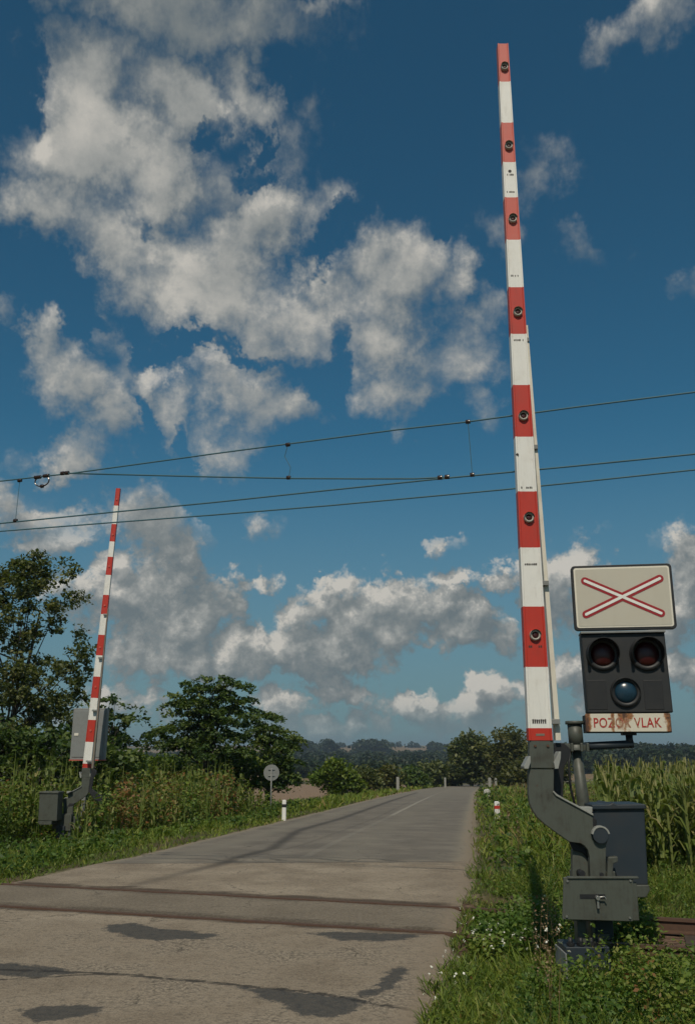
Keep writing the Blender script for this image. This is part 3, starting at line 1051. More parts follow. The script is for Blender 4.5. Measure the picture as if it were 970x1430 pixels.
mz = Leaves()
P = scatter(1500, 2.8, 14, 12.7, 20, lambda X, Y: (X > maize_line(Y) + .15 * vnoise(X, Y, 1, 61)) & (Y > 12.9 + .25 * (X - 3.4) * 0) & (X < .5 * Y + 1) & ~on_track(X, Y, 2.4))
maize(mz, P, 1.27 + .14 * vnoise(P[:, 0], P[:, 1], 1.5, 62), 10, .060, .50 + .1 * vnoise(P[:, 0], P[:, 1], 1.5, 63) + .10)
P = scatter(2600, 5, 60, 20, 95, lambda X, Y: (X > maize_line(Y)) & (X < .5 * Y + 1))
maize(mz, P, 1.42 + .14 * vnoise(P[:, 0], P[:, 1], 3, 64), 6, .06 + .0022 * P[:, 1], .45 + .12 * rng.normal(size=len(P)), .8)
tag(mz.build('maize_field', M['maize']), kind='stuff')

rd_ = Leaves()


def sign_gap(P):
    """the growth gets lower towards the round sign"""
    px = 485 + FPX * P[:, 0] / (P[:, 1] * .966)
    return np.clip(1 - (px - 325) / 60 * .45, .42, 1)


LB = Vector((-6.29, 21.5, -.45))
kb = lambda X, Y: (left_edge(Y) - X > 2.3 + .5 * vnoise(X, Y, 2, 65)) & (X > -.47 * Y - 1) & ~((X > -7.9) & (X < -5.0) & (Y < 22.6)) & ~on_track(X, Y, 2.0)
P = scatter(1500, -20, -2, 16.8, 38, kb)
maize(rd_, P, (1.80 + .28 * vnoise(P[:, 0], P[:, 1], 2.5, 66)) * sign_gap(P), 8, .060 + .0011 * P[:, 1], .55 + .2 * vnoise(P[:, 0], P[:, 1], 2, 67), .62, 0)
P = scatter(800, -12, -2.6, 16.3, 34, lambda X, Y: (left_edge(Y) - X > 1.7) & (left_edge(Y) - X < 5) & ~((X > -7.6) & (X < -5.2) & (Y < 22.2)) & ~on_track(X, Y, 1.6))
maize(rd_, P, (.95 + .25 * vnoise(P[:, 0], P[:, 1], 1.5, 68)) * sign_gap(P), 7, .035 + .0008 * P[:, 1], .5 + .2 * rng.normal(size=len(P)), .55)
P = scatter(6500, -16, -2.2, 16.5, 36, lambda X, Y: (left_edge(Y) - X > 2.0) & (left_edge(Y) - X < 8) & ~((X > -7.6) & (X < -5.2) & (Y < 22.2)) & ~on_track(X, Y, 1.8))
wd = Leaves()
weeds(P, (1.62 + .35 * vnoise(P[:, 0], P[:, 1], 1.6, 49)) * sign_gap(P), 28, .095, .76 + .3 * vnoise(P[:, 0], P[:, 1], 1.3, 50), .22)
tag(wd.build('tall_weeds', M['weed']), kind='stuff')
tag(rd_.build('tall_reeds', M['maize']), kind='stuff')


# ------------------------------------------------------------------ trees
def tree(name, label, Y, lobes, leaf, nclump, per, m_, cat='tree', group=None, base=None, flat=.75, spread=None, trunk_r=.14, fronds=False, fill=.55):
    """lobes: (px, py, half width px, half height px) seen from the road; given real depth as balls"""
    s = Y * .966 / FPX
    zc = [at(l[0], l[1], Y) for l in lobes]
    bx = sum(z.x for z in zc) / len(zc) if base is None else at(base, 1050, Y).x
    gz = float(ground_z(bx, Y)) - .1
    root = thing(name, label, cat, (bx, Y, gz), 0, group)
    vol = np.array([l[2] * l[2] * l[3] for l in lobes]) ** .75
    ids = rng.choice(len(lobes), nclump, p=vol / vol.sum())
    Cn = np.array([[z.x - bx, 0, z.z - gz] for z in zc])[ids]
    Rd = np.array([[l[2] * s, l[2] * s * .9, l[3] * s] for l in lobes])[ids]
    d = unit(rng.normal(size=(nclump, 3)))
    rr = (fill + (1 - fill) * rng.random(nclump)) ** .6 * .95
    off = Cn + d * Rd * rr[:, None]
    if len(lobes) > 1:
        off[:, 1] += .25 * rng.normal(size=nclump) * Rd[:, 0]
    off[:, 2] = np.maximum(off[:, 2], .15)
    cs = spread if spread else leaf * 2.6
    sz = cs * (.55 + .9 * rng.random(nclump))
    c = np.repeat(off, per, 0)
    g_ = rng.normal(size=(nclump * per, 3))
    lf = Leaves()
    if fronds:
        # sprays of leaflets: long flat drooping fans pointing outwards
        a = np.repeat(np.arctan2(d[:, 1], d[:, 0]) + rng.normal(size=nclump) * .5, per)
        u = rng.random(nclump * per)
        w_ = rng.normal(size=nclump * per) * .28
        L_ = np.repeat(sz, per)
        o = np.stack([np.cos(a), np.sin(a), 0 * a], -1)
        sdv = np.stack([-np.sin(a), np.cos(a), 0 * a], -1)
        c = c + o * (u * L_ * 1.9)[:, None] + sdv * (w_ * L_)[:, None]
        c[:, 2] += L_ * (.30 * u - .75 * u * u) + rng.normal(size=len(c)) * .05
        out = o + sdv * np.sign(w_)[:, None] * .8
    else:
        c = c + unit(g_) * (np.repeat(sz, per) * rng.random(nclump * per) ** .5)[:, None] * np.array([1, 1, flat])
        out = unit(g_) * .6
    n = len(c)
    L = leaf * (.65 + .7 * rng.random(n))
    tint = np.repeat(.45 + .20 * rng.normal(size=nclump), per) + .16 * rng.normal(size=n)
    lf.leaves(c, L, L * (.5 + .25 * rng.random(n)), tint, .45, out)
    lf.build('crown', m_, root)
    # trunk and limbs
    mb = MB()
    top = max(z.z - gz for z in zc)
    mid = Vector((sum(z.x - bx for z in zc) / len(zc), 0, top * .62))
    mb.tube([(0, 0, -.2), (mid.x * .25, .02, top * .28), (mid.x * .7, -.03, top * .55), (mid.x, 0, top * .85)], [trunk_r * 1.25, trunk_r, trunk_r * .7, trunk_r * .3], 9)
    k = min(nclump, 26)
    for i in rng.choice(nclump, k, replace=False):
        e_ = Vector(off[i]); f = rnd.uniform(.25, .7)
        st = Vector((mid.x * min(1, f * 1.1), 0, top * f))
        if e_.z < st.z: st.z = max(.2, e_.z * .7)
        m2 = st.lerp(e_, .5) + Vector((0, 0, .06 * (e_ - st).length))
        mb.tube([st, m2, e_], [trunk_r * .38, trunk_r * .2, trunk_r * .07], 6)
    mb.build('trunk', M['bark'], root)
    return root


tree('poplar_tree', 'tall loose-crowned tree at the left edge, behind the far barrier', 28,
     [(22, 850, 62, 72), (92, 828, 26, 48), (45, 800, 28, 32), (100, 905, 32, 42), (55, 960, 62, 50), (5, 980, 60, 60), (92, 1000, 34, 45), (-60, 880, 70, 110), (120, 945, 14, 18)],
     .12, 600, 48, M['leaf_poplar'], base=-10, spread=.27, trunk_r=.09)
tree('young_tree', 'small dark tree whose top shows just right of the far barrier boom', 33,
     [(158, 988, 15, 20), (166, 1018, 14, 24), (148, 1035, 18, 18)], .17, 60, 34, M['leaf_dark'], spread=.40, trunk_r=.07, fronds=True)
tree('dark_thicket', 'dark leafy bush filling the gap under the tall left tree', 27,
     [(10, 1050, 70, 36), (90, 1052, 60, 32), (160, 1062, 40, 18), (-60, 1050, 60, 40)], .16, 330, 36, M['leaf_dark'], 'bush', spread=.4, trunk_r=.1, fill=.3)
tree('compound_leaved_tree', 'spreading dark tree with tiered fronds, left of the road behind the reeds', 34,
     [(300, 948, 16, 5), (325, 957, 15, 5), (341, 963, 8, 4), (263, 958, 15, 5), (290, 963, 28, 6), (243, 973, 14, 4), (320, 976, 26, 7), (268, 980, 26, 7),
      (336, 991, 16, 5), (300, 993, 32, 7), (254, 998, 20, 6), (322, 1008, 24, 7), (280, 1012, 32, 8), (246, 1017, 20, 5), (222, 1028, 15, 4), (209, 1035, 7, 3), (302, 1027, 34, 8), (262, 1038, 38, 10), (335, 1024, 12, 6), (300, 1048, 40, 10)],
     .13, 250, 64, M['leaf_dark'], base=290, spread=.34, trunk_r=.11, fronds=True, fill=.2)
tree('compound_leaved_tree', 'lower rounded dark tree right of the spreading one, behind the round sign', 38,
     [(364, 1001, 17, 5), (350, 1011, 12, 5), (378, 1017, 20, 7), (396, 1030, 13, 5), (355, 1030, 22, 8), (380, 1042, 24, 9), (400, 1049, 8, 5), (385, 1062, 22, 13), (393, 1085, 14, 20), (365, 1080, 26, 24)],
     .13, 240, 60, M['leaf_dark'], base=375, spread=.36, trunk_r=.10, fronds=True, fill=.25)
tree('bright_bush', 'bright green bush below the spreading tree, above the reeds', 37,
     [(320, 1064, 50, 18), (345, 1084, 40, 22), (270, 1070, 40, 14), (215, 1068, 40, 14), (175, 1078, 44, 14), (235, 1084, 60, 14)], .15, 300, 36, M['leaf_bush'], 'bush', spread=.34, trunk_r=.06, fill=.3)

OR = 'trees lining the road in the distance'
for (nm, lb, Y, lob, m_, n_) in (
        ('orchard_tree', 'nearest bushy tree of the distant row, on the tan field left of the road', 56, [(467, 1076, 17, 14), (450, 1090, 15, 11), (484, 1090, 15, 12), (470, 1104, 12, 9), (498, 1098, 9, 7)], 'leaf_bush', 120),
        ('orchard_tree', 'second tree of the distant row, just right of the nearest bushy one', 72, [(507, 1086, 14, 12), (519, 1091, 10, 8)], 'leaf_poplar', 60),
        ('orchard_tree', 'small round tree behind the grey roadside post in the distant row', 84, [(541, 1083, 14, 14), (552, 1091, 9, 7)], 'leaf_orchard', 60),
        ('orchard_tree', 'low olive tree in the middle of the distant row', 95, [(573, 1085, 15, 11), (585, 1090, 10, 7)], 'leaf_dark', 60),
        ('orchard_tree', 'broad tree of the distant row below the dark wooded ridge', 104, [(605, 1080, 17, 15), (594, 1088, 12, 8)], 'leaf_poplar', 70),
        ('orchard_tree', 'last low tree of the distant row, left of the tall round one', 112, [(631, 1083, 13, 13), (620, 1090, 10, 7)], 'leaf_orchard', 60),
        ('roundish_tree', 'tall round green tree at the far bend of the road', 108, [(655, 1046, 26, 24), (648, 1068, 20, 20), (668, 1075, 18, 18)], 'leaf_poplar', 190),
        ('roundish_tree', 'tallest dark olive tree at the far bend, left of the white boom', 100, [(712, 1040, 26, 24), (700, 1062, 24, 24), (728, 1065, 22, 30), (705, 1085, 24, 16)], 'leaf_orchard', 230),
        ('roundish_tree', 'low dark bush at the foot of the far trees beside the verge', 82, [(722, 1088, 20, 22), (742, 1080, 20, 24)], 'leaf_orchard', 130),
        ('roundish_tree', 'dark far tree whose crown shows behind the barrier arm', 92, [(755, 1058, 22, 20), (770, 1075, 22, 24)], 'leaf_orchard', 130)):
    s_ = Y * .966 / FPX
    tree(nm, lb, Y, lob, .0040 * Y, n_, 34, M[m_], group=OR, spread=.009 * Y, trunk_r=.0016 * Y, fill=.3)

# ---- far woods on the slopes: each crown a rough lump of leaves
fw = Leaves()


def far_crowns(xs, Y, hgt, rad, per=70, dens=1.0):
    n = len(xs)
    Yv = Y * (1 + .02 * rng.normal(size=n))
    X = (xs - 485) / FPX * Yv * .966
    z0 = ground_z(X, Yv)
    R_ = rad * (.7 + .6 * rng.random(n))
    c0 = np.stack([X, Yv, z0 + hgt * (.75 + .4 * rng.random(n)) - R_ * .8], -1)
    c = np.repeat(c0, per, 0)
    d = unit(rng.normal(size=(n * per, 3)))
    c = c + d * (np.repeat(R_, per) * rng.random(n * per) ** .25)[:, None] * np.array([1, 1, .85])
    L = np.repeat(R_, per) * .55
    fw.leaves(c, L, L * .8, np.repeat(.35 + .2 * rng.normal(size=n), per) + .12 * rng.normal(size=n * per), .5)
    # the lower storey down to the ground
    c = np.repeat(c0, per // 2, 0)
    k = len(c)
    c[:, 0] += rng.normal(size=k) * np.repeat(R_, per // 2) * .6
    c[:, 2] = np.repeat(z0, per // 2) + (c[:, 2] - np.repeat(z0, per // 2)) * rng.random(k)
    L = np.repeat(R_, per // 2) * .7
    fw.leaves(c, L, L, .2 + .1 * rng.normal(size=k), .2)


U = lambda a, b, n: rng.uniform(a, b, n)
far_crowns(U(395, 640, 60), 420, 4.6, 3.0)
far_crowns(U(380, 660, 70), 560, 5.6, 3.4)
far_crowns(U(405, 462, 26), 800, 12, 5.0)
far_crowns(U(500, 540, 20), 820, 13, 5.0)
far_crowns(U(600, 700, 24), 900, 10, 5.5)
far_crowns(U(460, 610, 18), 1250, 7, 5)
far_crowns(U(430, 660, 40), 760, 5.0, 4.0)
far_crowns(U(100, 260, 34), 800, 4, 4.0)
far_crowns(U(770, 1010, 130), 300, 6.6, 3.2)
far_crowns(U(770, 1010, 120), 430, 8.6, 3.8)
far_crowns(U(470, 650, 60), 175, 2.9, 1.7)
far_crowns(U(395, 650, 90), 240, 3.6, 2.2)
far_crowns(U(395, 640, 60), 300, 3.2, 2.4)
far_crowns(U(395, 650, 60), 350, 4.0, 2.6)
far_crowns(U(780, 1010, 90), 520, 8, 4.2)
far_crowns(U(-60, 400, 60), 520, 5, 4.0)
tag(fw.build('far_wood', M['leaf_far']), kind='stuff')

# ------------------------------------------------------------------ railway track
trk = thing('railway_track', 'single rusty railway track crossing the road and running off past the near barrier', 'railway track', tuple(TC))
ang = math.atan2(TD.y, TD.x)
trk.rotation_euler = (0, 0, ang)
trk.location.z = -.010
for sgn in (-1, 1):
    mb = MB()
    prof_ = [(-.0325, 0), (.0325, 0), (.034, -.03), (.010, -.045), (.010, -.12), (.06, -.135), (.06, -.148), (-.06, -.148), (-.06, -.135), (-.010, -.12), (-.010, -.045), (-.034, -.03)]
    yy = sgn * (GAUGE / 2 + .035)
    Mx = Matrix(((0, 1, 0, 0), (1, 0, 0, yy), (0, 0, 1, .006), (0, 0, 0, 1)))
    mb.prism(prof_, -40, 40, Mx)
    for f in mb.bm.faces:
        f.material_index = 1 if f.normal.z > .9 and f.calc_center_median().z > -.01 else 0
    mb.build('rail', [M['rust'], M['railtop']], trk)
for i in range(-34, 36):
    c = TC + TD * (i * .62)
    if left_edge(c.y) - .3 < c.x < right_edge(c.y) + .4: continue
    if not -9 < c.x < 9: continue
    mb = MB()
    mb.box(-.12, .12, -1.25, 1.25, -.24, -.144)
    o = mb.build('sleeper', M['wood'], trk, .01)
    o.location = (i * .62, 0, 0)

# ------------------------------------------------------------------ level crossing barriers
BO = RB.copy()


def pl(px, py, yl=0.0):
    p = at(px, py, BO.y + yl)
    return (p.x - BO.x, p.z - BO.z)


def c1(cx, cy, yl=0.0):
    return pl(700 + cx / 3.04, 960 + cy / 3.04, yl)


bar = thing('railway_barrier', 'raised red and white barrier with grey drive box, nearest the camera in the right verge', 'barrier', tuple(BO), 0, 'raised level crossing barriers')
# foot and legs
mb = MB()
mb.box(-.145, .19, -.10, .20, -.15, .26)
mb.build('foot', M['bluegrey'], bar, .008)
mb = MB()
mb.box(-.16, -.147, -.14, .22, -.15, .22)
mb.build('foot_flange', M['galv'], bar, .004)
mb = MB()
for x_ in (-.10, -.02, .06, .13):
    mb.cyl((x_, -.07, .29), (0, 0, 1), .018, .06, 8)
    mb.cyl((x_, -.07, .275), (0, 0, 1), .032, .02, 6)
mb.build('anchor_bolt', M['black'], bar)
mb = MB()
a, b = c1(312, 985), c1(360, 1090)
mb.box(a[0], b[0] - .01, -.05, .06, .26, a[1] + .08)
mb.box(c1(375, 1000)[0], c1(385, 1000)[0] + .01, -.03, .08, .26, a[1] + .08)
mb.build('leg', M['grey'], bar, .005)
mb = MB()
mb.box(c1(378, 1000)[0], c1(475, 1000)[0], 0.02, .16, c1(400, 1075)[1], c1(400, 985)[1] + .1)
mb.build('leg', M['bluegrey'], bar, .006)
mb = MB()
mb.box(c1(385, 1000)[0], c1(450, 1000)[0], -.02, .018, c1(400, 1072)[1], c1(400, 1045)[1])
mb.build('leg_bracket', M['grey'], bar, .004)
# cabinet at the right behind
mb = MB()
pts = [c1(x, y, .1) for x, y in ((388, 506), (606, 503), (622, 840), (400, 845))]
mb.prism(pts, .10, .48)
mb.build('cabinet', M['bluegrey'], bar, .012)
mb = MB()
pts = [c1(x, y, .08) for x, y in ((382, 497), (455, 497), (470, 489), (490, 497), (610, 495), (612, 516), (382, 519))]
mb.prism(pts, .075, .50)
mb.build('cabinet_lid', M['bluegrey'], bar, .008)
mb = MB()
pts = [c1(x, y, .09) for x, y in ((460, 838), (624, 838), (628, 862), (612, 892), (470, 892))]
mb.prism(pts, .08, .47)
mb.build('cabinet_base', M['grey'], bar, .008)
# frame between plate and arm
mb = MB()
mb.prism([c1(x, y, -.03) for x, y in ((300, 690), (352, 700), (372, 735), (372, 812), (300, 812))], -.03, .03)
mb.prism([c1(x, y, -.05) for x, y in ((452, 722), (492, 718), (494, 740), (474, 748), (470, 812), (446, 812))], -.05, .02)
mb.box(c1(300, 800)[0], c1(480, 800)[0], -.02, .10, c1(0, 990)[1], c1(0, 780)[1])
mb.build('frame', M['grey'], bar, .005)
mb = MB()
mb.cyl((c1(325, 785)[0], -.08, c1(325, 782)[1]), (0, 1, 0), .024, .10, 12)
mb.cyl((c1(405, 785)[0], -.115, c1(405, 785)[1]), (0, 1, 0), .014, .05, 12)
mb.build('stop_bolt', M['black'], bar)
# drive housing behind the front plate
mb = MB()
mb.box(c1(275, 900)[0], c1(552, 900)[0], -.158, -.022, c1(0, 975)[1], c1(0, 815)[1])
mb.build('drive_housing', M['grey'], bar, .006)
mb = MB()
mb.prism([c1(x, y, -.18) for x, y in ((263, 806), (558, 804), (557, 994), (258, 985))], -.178, -.160)
mb.box(c1(262, 900)[0], c1(557, 900)[0], -.190, -.140, c1(0, 812, -.18)[1], c1(0, 803, -.18)[1])
mb.build('front_plate', M['grey'], bar, .004)
mb = MB()
mb.box(c1(332, 900, -.18)[0], c1(440, 900, -.18)[0], -.181, -.1795, c1(0, 897, -.18)[1], c1(0, 878, -.18)[1])
mb.box(c1(399, 900, -.18)[0], c1(414, 900, -.18)[0], -.1812, -.1796, c1(0, 940, -.18)[1], c1(0, 898, -.18)[1])
mb.build('slot', M['black'], bar)
mb = MB()
q = c1(406, 893, -.2)
mb.cyl((q[0], -.20, q[1]), (0, 1, 0), .016, .045, 16)
mb.box(q[0] - .008, q[0] + .008, -.212, -.198, q[1] - .075, q[1] - .01)
mb.tube([(q[0] + .01, -.21, q[1] + .005), (q[0] + .05, -.215, q[1] + .01), (q[0] + .062, -.215, q[1] - .01)], .006, 8)
mb.build('lock_handle', M['steel'], bar, .002)
mb = MB()
for cx_, cy_ in ((278, 822), (545, 820), (275, 972), (543, 978)):
    q = c1(cx_, cy_, -.18)
    mb.cyl((q[0], -.182, q[1]), (0, 1, 0), .009, .012, 6)
mb.build('plate_screw', M['steel'], bar)
# the curved arm
arm = [(112, 345), (220, 345), (219, 440), (232, 456), (262, 474), (320, 505), (384, 540), (386, 592), (440, 600), (453, 630), (441, 668), (438, 812), (374, 812), (371, 720), (364, 690), (350, 672), (334, 662),
       (285, 655), (235, 620), (185, 583), (150, 552), (132, 525), (118, 495), (112, 455)]
mb = MB()
mb.prism([c1(x, y, -.10) for x, y in arm], -.115, -.052)
mb.build('arm', M['grey'], bar, .005)
mb = MB()
mb.prism([c1(x, y, -.11) for x, y in ((219, 438), (232, 452), (262, 470), (320, 500), (386, 535), (386, 545), (320, 509), (262, 478), (229, 460), (215, 444))], -.13, -.03)
mb.prism([c1(x, y, -.10) for x, y in ((325, 508), (386, 508), (386, 530), (380, 536))], -.09, .04)
mb.build('arm_flange', M['lightgrey'], bar, .003)  # lit upper edge of the arm, painted in as a lighter tone
# second arm behind, which carries the stay of the boom
mb = MB()
mb.prism([c1(x, y, .08) for x, y in ((222, 235), (262, 236), (290, 262), (286, 300), (262, 340), (258, 470), (330, 520), (400, 560), (400, 640), (300, 600), (218, 500))], .06, .10)
mb.build('back_arm', M['black'], bar, .005)
mb = MB()
mb.prism([c1(x, y, -.02) for x, y in ((284, 655), (345, 652), (372, 690), (372, 740), (340, 700), (300, 690))], -.045, -.01)
mb.build('buffer', M['black'], bar, .004)
mb = MB()
q = c1(418, 628, -.13)
mb.cyl((q[0], -.125, q[1]), (0, 1, 0), .062, .05, 28)
mb.build('pivot_cap', M['bluegrey'], bar, .006)
mb = MB()
for k in range(7):
    a_ = R(20 + k * 23)
    mb.box(-.014, .014, -.155, -.10, .058, .072, Matrix.Translation((q[0], 0, q[1])) @ Matrix.Rotation(a_ - R(90), 4, 'Y'))
mb.build('pivot_clamp', M['lightgrey'], bar, .003)  # bright top of the pivot, its light held in the pale colour
# clamp plate that holds the boom
mb = MB()
mb.prism([c1(x, y, -.10) for x, y in ((116, 222), (217, 222), (221, 343), (113, 343))], -.125, -.045)
mb.build('boom_clamp', M['grey'], bar, .005)
mb = MB()
mb.prism([c1(x, y, -.12) for x, y in ((92, 345), (90, 335), (112, 292), (119, 292), (119, 318), (110, 346))], -.16, -.02)
mb.prism([c1(x, y, -.12) for x, y in ((221, 346), (217, 318), (240, 272), (247, 272), (246, 300), (236, 345))], -.16, -.02)
mb.build('clamp_ear', M['lightgrey'], bar, .004)
mb = MB()
for cx_ in (142, 196):
    q = c1(cx_, 248, -.13)
    mb.cyl((q[0], -.128, q[1]), (0, 1, 0), .011, .014, 6)
mb.build('clamp_bolt', M['rust'], bar)

# ---- boom
BX = -.257
z0b = pl(754, 1034, -.09)[1]
boom_origin = Vector((BX, -.09, z0b))
ys = [1034, 1017, 932, 848, 766, 688, 612, 540, 469, 404, 338, 279, 230, 175, 118, 65]
zs = [pl(740, y, -.09)[1] - z0b for y in ys]
mats_ = [M['red'], M['white'], M['fadedred']]
bm = bmesh.new()


def bwid(z):
    return (.192 - (.192 - .104) * z / zs[-1]) / 2


rows = []
for z in zs:
    w_ = bwid(z)
    e_, d_ = w_ * .17, .045
    pr = [(-w_, -d_), (-w_ + e_, -d_), (-w_ + e_ + .004, -d_ + .006), (w_ - e_ - .004, -d_ + .006), (w_ - e_, -d_), (w_, -d_),
          (w_, d_), (w_ - e_, d_), (w_ - e_ - .004, d_ - .006), (-w_ + e_ + .004, d_ - .006), (-w_ + e_, d_), (-w_, d_)]
    rows.append([bm.verts.new((x, y, z)) for x, y in pr])
n_ = len(rows[0])
for i, (a, b) in enumerate(zip(rows, rows[1:])):
    mi = 1 if i % 2 else (2 if i >= 10 else 0)
    for k in range(n_):
        f = bm.faces.new((a[k], a[(k + 1) % n_], b[(k + 1) % n_], b[k]))
        f.material_index = mi
bm.faces.new(rows[0][::-1]); f = bm.faces.new(rows[-1]); f.material_index = 2
bmesh.ops.recalc_face_normals(bm, faces=bm.faces)
me = bpy.data.meshes.new('boom'); bm.to_mesh(me); bm.free()
boom = link('boom', me, mats_, bar)
boom.location = boom_origin
# lamps
for y in (887, 723, 581, 436, 306, 204, 94):
    z = pl(740, y, -.14)[1] - z0b
    lo = bpy.data.objects.new('lamp', None)
    mb = MB()
    r_ = .047 - .010 * z / zs[-1]
    n2 = 28
    ring = []
    for rr_, yy in ((r_ * .62, -.048), (r_ * .62, -.066), (r_ * .80, -.070), (r_, -.060), (r_, -.036)):
        ring.append([mb.bm.verts.new((rr_ * math.cos(2 * math.pi * k / n2), yy, rr_ * math.sin(2 * math.pi * k / n2))) for k in range(n2)])
    for a, b in zip(ring, ring[1:]):
        for k in range(n2):
            mb.bm.faces.new((a[k], a[(k + 1) % n2], b[(k + 1) % n2], b[k])).smooth = True
    # hood over the upper half
    hood = []
    for yy in (-.060, -.088):
        hood.append([mb.bm.verts.new((r_ * .99 * math.cos(math.pi * k / 14), yy, r_ * .99 * math.sin(math.pi * k / 14))) for k in range(15)])
    for k in range(14):
        mb.bm.faces.new((hood[0][k], hood[0][k + 1], hood[1][k + 1], hood[1][k])).smooth = True
    bpy.data.objects.remove(lo)
    lamp = mb.build('lamp', M['rim'], boom)
    lamp.location = (0, 0, z)
# coloured glasses of the lamps are set into the same mesh level as sub-parts of the boom


def glass(name, col, rough=.12):
    def f(t):
        p = opos(t)
        n = t.noise(p, 60, 2, .5)
        return pbsdf(t, t.mix(n, tuple(q * .7 for q in col), tuple(q * 1.3 for q in col)), rough, 0, bump(t, n, .2, .002), .6)
    return mat(name, f)


M['redglass'] = glass('dark_red_glass', (.042, .002, .003), .4)
M['blueglass'] = glass('dark_blue_glass', (.010, .035, .060), .25)
for y in (887, 723, 581, 436, 306, 204, 94):
    z = pl(740, y, -.14)[1] - z0b
    mb = MB()
    r_ = (.047 - .010 * z / zs[-1]) * .62
    mb.tube([(0, -.040, 0), (0, -.056, 0), (0, -.062, 0)], [r_, r_ * .97, r_ * .4], 20)
    o = mb.build('lamp_glass', M['redglass'], boom)
    o.location = (0, 0, z)
    mb = MB()                                     # cap on the back of the boom
    mb.cyl((0, .050, 0), (0, 1, 0), r_ * .9, .012, 16)
    o = mb.build('lamp_cap', M['fadedred'], boom)
    o.location = (0, 0, z)
# stencilled marks, too small to read
mk = [(1009, 'w', 1.0), (1006, 'w', .6), (903, 'r', .6), (788, 'w', .45), (681, 'w', .5), (475, 'w', .55), (385, 'w', .5), (268, 'w', .5), (244, 'w', .4), (590, 'w', 0)]
mb = MB()
for y, _, fr in mk:
    if not fr: continue
    z = pl(740, y, -.13)[1] - z0b
    w_ = bwid(z) * .62
    k = 7
    for i in range(k):
        if rnd.random() < .25 and fr < .9: continue
        xa = -w_ + 2 * w_ * i / k
        mb.box(xa, xa + 2 * w_ / k * rnd.uniform(.55, .85), -.0400, -.0382, z - .009, z + .011 * rnd.uniform(.6, 1))
z = pl(740, 239, -.13)[1] - z0b
mb.cyl((0, -.0395, z), (0, 1, 0), .016, .004, 10)
z = pl(740, 635, -.13)[1] - z0b
mb.cyl((-bwid(z) * .86, -.0455, z), (0, 1, 0), .012, .004, 10)
mb.build('stencil_mark', M['ink'], boom, gap=.03)
mb = MB()
z = pl(740, 1026, -.13)[1] - z0b
mb.box(-.035, .035, -.041, -.0385, z - .009, z + .009)
mb.build('type_plate', M['brown'], boom)
# stay: pale profile beside the boom, meeting it half way up
q0, q1 = pl(777.5, 1034, .06), pl(735, 455, -.02)
mb = MB()
A = Vector((q0[0] - BX, .15, q0[1] - z0b)); B = Vector((q1[0] - BX - .004, .075, q1[1] - z0b))
for (wA, wB, dA, dB) in ((.021, .010, .045, .02),):
    vs = []
    for P_, w_, d_ in ((A, wA, dA), (B, wB, dB)):
        vs.append([mb.bm.verts.new(P_ + Vector(q_)) for q_ in ((-w_, -d_, 0), (w_, -d_, 0), (w_, d_, 0), (-w_, d_, 0))])
    for k in range(4):
        mb.bm.faces.new((vs[0][k], vs[0][(k + 1) % 4], vs[1][(k + 1) % 4], vs[1][k]))
    mb.bm.faces.new(vs[0][::-1]); mb.bm.faces.new(vs[1])
mb.build('stay', M['brace'], boom)
for f in (.04, .35, .68, .96):
    p = A.lerp(B, f)
    mb = MB()
    mb.box(min(0, p.x), p.x + .012, .0455, max(p.y, .06) + .01, p.z - .02, p.z + .02)
    mb.build('stay_bracket', M['galv'], boom, .003)


def copy_tree(o, parent=None):
    c = o.copy()
    C.objects.link(c)
    if parent is not None: c.parent = parent
    for ch in list(o.children):
        copy_tree(ch, c)
    return c


bar2 = copy_tree(bar)
bar2['label'] = 'raised red and white barrier across the track, left of the road among reeds'
bar2.location = LB
bar2.rotation_euler = (0, 0, math.pi)
for ch in bar2.children:
    if ch.name == 'boom.001':
        ch.data = ch.data.copy()
        ch.data.materials[2] = M['red']
    if ch.name.startswith('boom') and not ch.name.startswith('boom_clamp'):
        ch.rotation_euler = (0, R(-2.4), 0)
        for sub in ch.children:
            if sub.name.startswith('stay'):
                sub.scale.x = -1
                if not sub.name.startswith('stay_'):
                    sub.data = sub.data.copy()
                    sub.data.materials[0] = M['brown']  # shaded back of the stay put into a brown colour
    if ch.name.startswith('cabinet'):
        ch.data = ch.data.copy()
        ch.data.materials[0] = M['grey']
    if ch.name.startswith('back_arm'):
        ch.scale.x = -1
        ch.location.x = 2 * BX

# ------------------------------------------------------------------ crossing signal
YAW = R(9)
hc = at(869, 905, 7.80)
sg = thing('crossing_signal', 'black three-lamp crossing signal with a red saltire sign on top, behind the near barrier', 'railway signal', (hc.x, hc.y, 0), -YAW)
ux, uy = Vector((math.cos(YAW), -math.sin(YAW), 0)), Vector((math.sin(YAW), math.cos(YAW), 0))


def hp(px, py, yl=0.0):
    """point of the signal's own front plane seen at a pixel"""
    d = ray(px, py)
    o = Vector((0, 0, H))
    t_ = ((Vector((hc.x, hc.y, 0)) - o).dot(uy) + yl) / d.dot(uy)
    p = o + d * t_
    return ((p - Vector((hc.x, hc.y, 0))).dot(ux), p.z)


def c2(x, y, yl=0.0):
    return hp(770 + x / 4.765, 760 + y / 4.765, yl)


def rrect(x0, x1, z0, z1, r, n=5):
    pts = []
    for cx_, cz_, a0 in ((x1 - r, z1 - r, 0), (x0 + r, z1 - r, 90), (x0 + r, z0 + r, 180), (x1 - r, z0 + r, 270)):
        for k in range(n + 1):
            a_ = R(a0 + 90 * k / n)
            pts.append((cx_ + r * math.cos(a_), cz_ + r * math.sin(a_)))
    return pts


